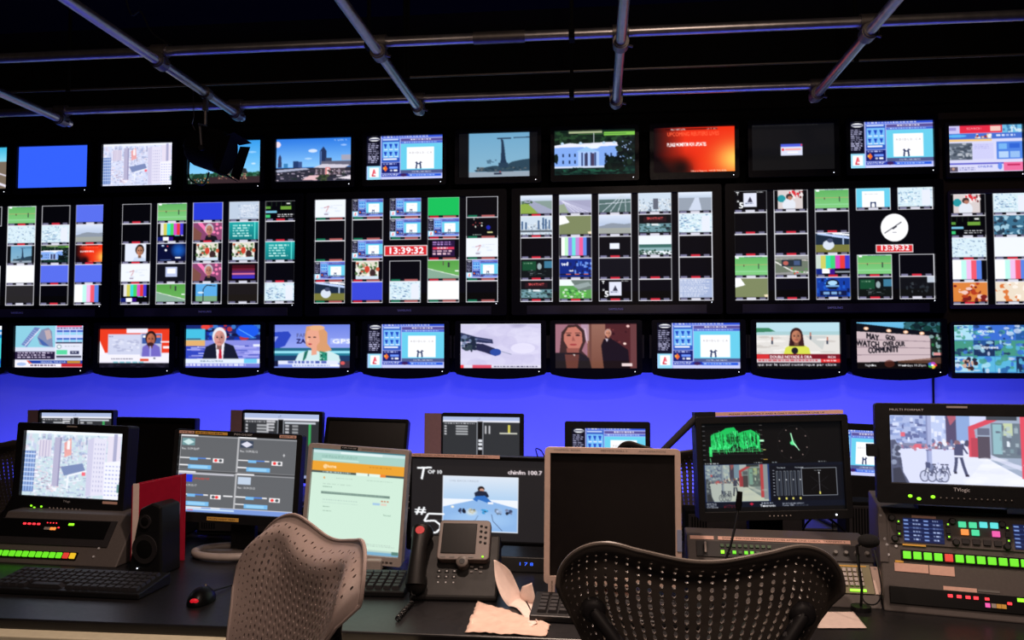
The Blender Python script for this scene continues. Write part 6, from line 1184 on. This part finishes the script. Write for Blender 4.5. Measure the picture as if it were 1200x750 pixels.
t = thing('loudspeaker', 'small black loudspeaker in front of the red binder', 'loudspeaker', (at(163, 640, 2.2).x, 2.24, ZT), R(-8))
o_ = [(-.065, 0), (.05, 0), (.045, .20), (.015, .21), (-.028, .19)]
MB().prism(o_, 0, .09).build('cabinet', BLACK, t, bevel=.006)
for z, r_ in ((.075, .042), (.155, .020)):
    d = MB().tube([(-.006, -.004, z), (-.006, .002, z)], r_, 24).build('driver_ring', CONSD, t, smooth=True); MB().tube([(-.006, -.006, z), (-.006, -.003, z)], [r_ * .35, r_ * .8], 20).build('cone', MATT, d, smooth=True)
MB().ball((-.03, -.002, .018), .0022, 6).build('power_light', LEDW, t)

# ---------------------------------------------------------------- microphones and cables
t = thing('gooseneck_microphone', 'thin black gooseneck microphone bending in front of the scope monitor', 'microphone', (at(846, 660, 2.12).x, 2.12, ZT))
g0 = Vector((at(846, 660, 2.12).x, 2.12, ZT)); pts = [at(846, 690, 2.12), at(849, 660, 2.12), at(856, 640, 2.12), at(862, 615, 2.13), at(865, 598, 2.14)]
pts[0].z = ZT + .012
MB().tube([tuple(p - g0) for p in pts], .0032, 8).build('gooseneck', BLACK, t, smooth=True); e = at(865, 598, 2.14) - g0; e2 = at(867, 576, 2.15) - g0
MB().tube([tuple(e), tuple(e * .7 + e2 * .3), tuple(e2)], [.006, .0085, .007], 12).build('capsule', MATT, t, smooth=True); MB().tube([(0, 0, 0), (0, 0, .014)], .026, 16).build('base', BLACK, t, smooth=True)
g0 = at(1012, 712, 2.1); g0.y = 2.1; g0.z = ZT
t = thing('talkback_microphone', 'foam tipped microphone with looping cable beside the right console', 'microphone', tuple(g0))
f = at(1018, 634, 2.08) - g0; rel = lambda x, y, Y=2.1: tuple(at(x, y, Y) - g0)
MB().ball(tuple(f), .021, 16, (1.25, 1, .8)).build('foam_ball', mat('foam', rgb(14, 14, 15), .95, bump=.6, scale=300), t, smooth=True)
MB().tube([(0, .02, .008), rel(1010, 690), rel(1006, 660), rel(1004, 640), tuple(f + Vector((-.012, 0, -.005)))], .0036, 8).build('gooseneck', BLACK, t, smooth=True); MB().tube([(0, .02, 0), (0, .02, .012)], .024, 16).build('base', BLACK, t, smooth=True)
MB().tube(spline([rel(1024, 644, 2.05), rel(1030, 670, 2.03), rel(1033, 695, 2.02), rel(1026, 708, 2.02), rel(1012, 704, 2.02), rel(1008, 680, 2.03), rel(1004, 650, 2.05)]), .0018, 6).build('cable', BLACK, t, smooth=True)
pts = [at(936, 640, 2.44), at(944, 615, 2.44), at(962, 604, 2.44), at(985, 618, 2.44), at(1004, 640, 2.44)]
def cable(label, pts, r=.003, name='cable'):
    pts = spline(pts); c = Vector(pts[0]); o = MB().tube([tuple(p - c) for p in pts], r, 7).build(name, BLACK, smooth=True); o.location = c; return tag(o, label, 'cable')
cable('black cable arching up below the scope monitor', pts)
cable('black cable hanging straight down under the scope monitor beside the arch', [at(975, 606, 2.46), at(976, 622, 2.46), at(977, 645, 2.46)], .0015)
cable('thin black cable running down the blue wall right of the letter board television', [at(1094, 436, 4.742), at(1094, 470, 4.742), Vector((at(1094, 500, 4.742).x, 4.742, .0))], .006)
cable('thin curl of cable on top of the countdown television', [at(638, 535, 2.585), at(634, 528, 2.585), at(628, 526, 2.585), at(630, 535, 2.585)], .002)

# ---------------------------------------------------------------- studio light hanging from the grid
YL = 3.72; dx = at(277, 130, YP2).x
hk = Vector((dx, YL, ZD))
lp = at(249, 180, YL)
t = thing('studio_light', 'black studio light with barn doors hanging before the top row', 'light fixture', (dx, YL, ZD - .0))
MB().tube([(0, -.02, 0), (0, .02, 0)], .032, 14).box(-.01, -.012, -.09, .01, .012, -.03).build('clamp', DSTEEL, t)
c = Vector(lp - hk); ax = Vector((.93, 0, -.30)).normalized(); 
MB().tube([(0, 0, -.08), (0, 0, -.16)], .008, 8).build('hanging_rod', DSTEEL, t)
ry = Matrix.Rotation(math.atan2(.30, .93), 4, 'Y'); Mh = Matrix.Translation(c) @ ry
MB(Mh).tube([(-.12, 0, .01), (-.10, 0, .01), (-.075, 0, .01), (.07, 0, .01), (.075, 0, .01)], [.065, .082, .092, .098, .102], 24).build('lamp_body', MATT, t, smooth=True)
MB(Mh).tube([(-.145, 0, .01), (-.115, 0, .01)], [.03, .055], 18).build('rear_cap', BLACK, t, smooth=True)
MB(Mh).prism([(-.09, .085), (-.09, .112), (.05, .118), (.05, .095)], -.05, .05).build('vent_housing', MATT, t)
for nm, v in (('top', [(.075, -.085, .09), (.075, .085, .09), (.125, .10, .120), (.125, -.10, .120)]), ('bottom', [(.075, -.085, -.075), (.075, .085, -.075), (.12, .1, -.09), (.12, -.1, -.09)]),
              ('side', [(.075, -.095, -.07), (.075, -.095, .085), (.12, -.11, .10), (.12, -.11, -.08)]), ('side', [(.075, .095, -.07), (.075, .095, .085), (.12, .11, .10), (.12, .11, -.08)])):
    o = MB(Mh).add(v, [(0, 1, 2, 3)]).build('barn_door', MATT, t); md = o.modifiers.new('th', 'SOLIDIFY'); md.thickness = .002
yk = [c + Vector((.0, -.11, .0)), c + Vector((-.01, -.11, .10)), Vector((0, -.06, -.175)), Vector((0, 0, -.165)), Vector((0, .06, -.175)), c + Vector((-.01, .11, .10)), c + Vector((.0, .11, .0))]
MB().tube([tuple(p) for p in yk], .0065, 8).build('yoke', mat('yoke_grey', rgb(88, 86, 88), .5, metal=.5), t, smooth=True)
MB(Mh).tube([(0, -.118, 0), (0, -.1, 0)], .014, 10).build('yoke_knob', BLACK, t)
MB().tube([tuple(p) for p in spline([c + Vector((-.11, -.02, -.04)), c + Vector((-.10, -.03, -.13)), c + Vector((-.03, -.03, -.16)), c + Vector((.0, -.03, -.10))])], .004, 8).build('power_cable', BLACK, t, smooth=True)
MB().tube([tuple(p) for p in spline([c + Vector((-.05, .02, .05)), c + Vector((-.12, .03, .15)), Vector((-.05, -.02, -.12)), Vector((-.045, -.04, -.0))])], .002, 6).build('safety_wire', DSTEEL, t, smooth=True)
cable('thin slack black cable drooping under the ceiling above the left screens', [Vector((at(150, 8, 3.3).x - .1, 3.3, ZC)), at(150, 8, 3.3), at(165, 14, 3.3), at(180, 40, 3.3), Vector((at(212, 52, 3.3).x, 3.3, ZPIPE))], .004)
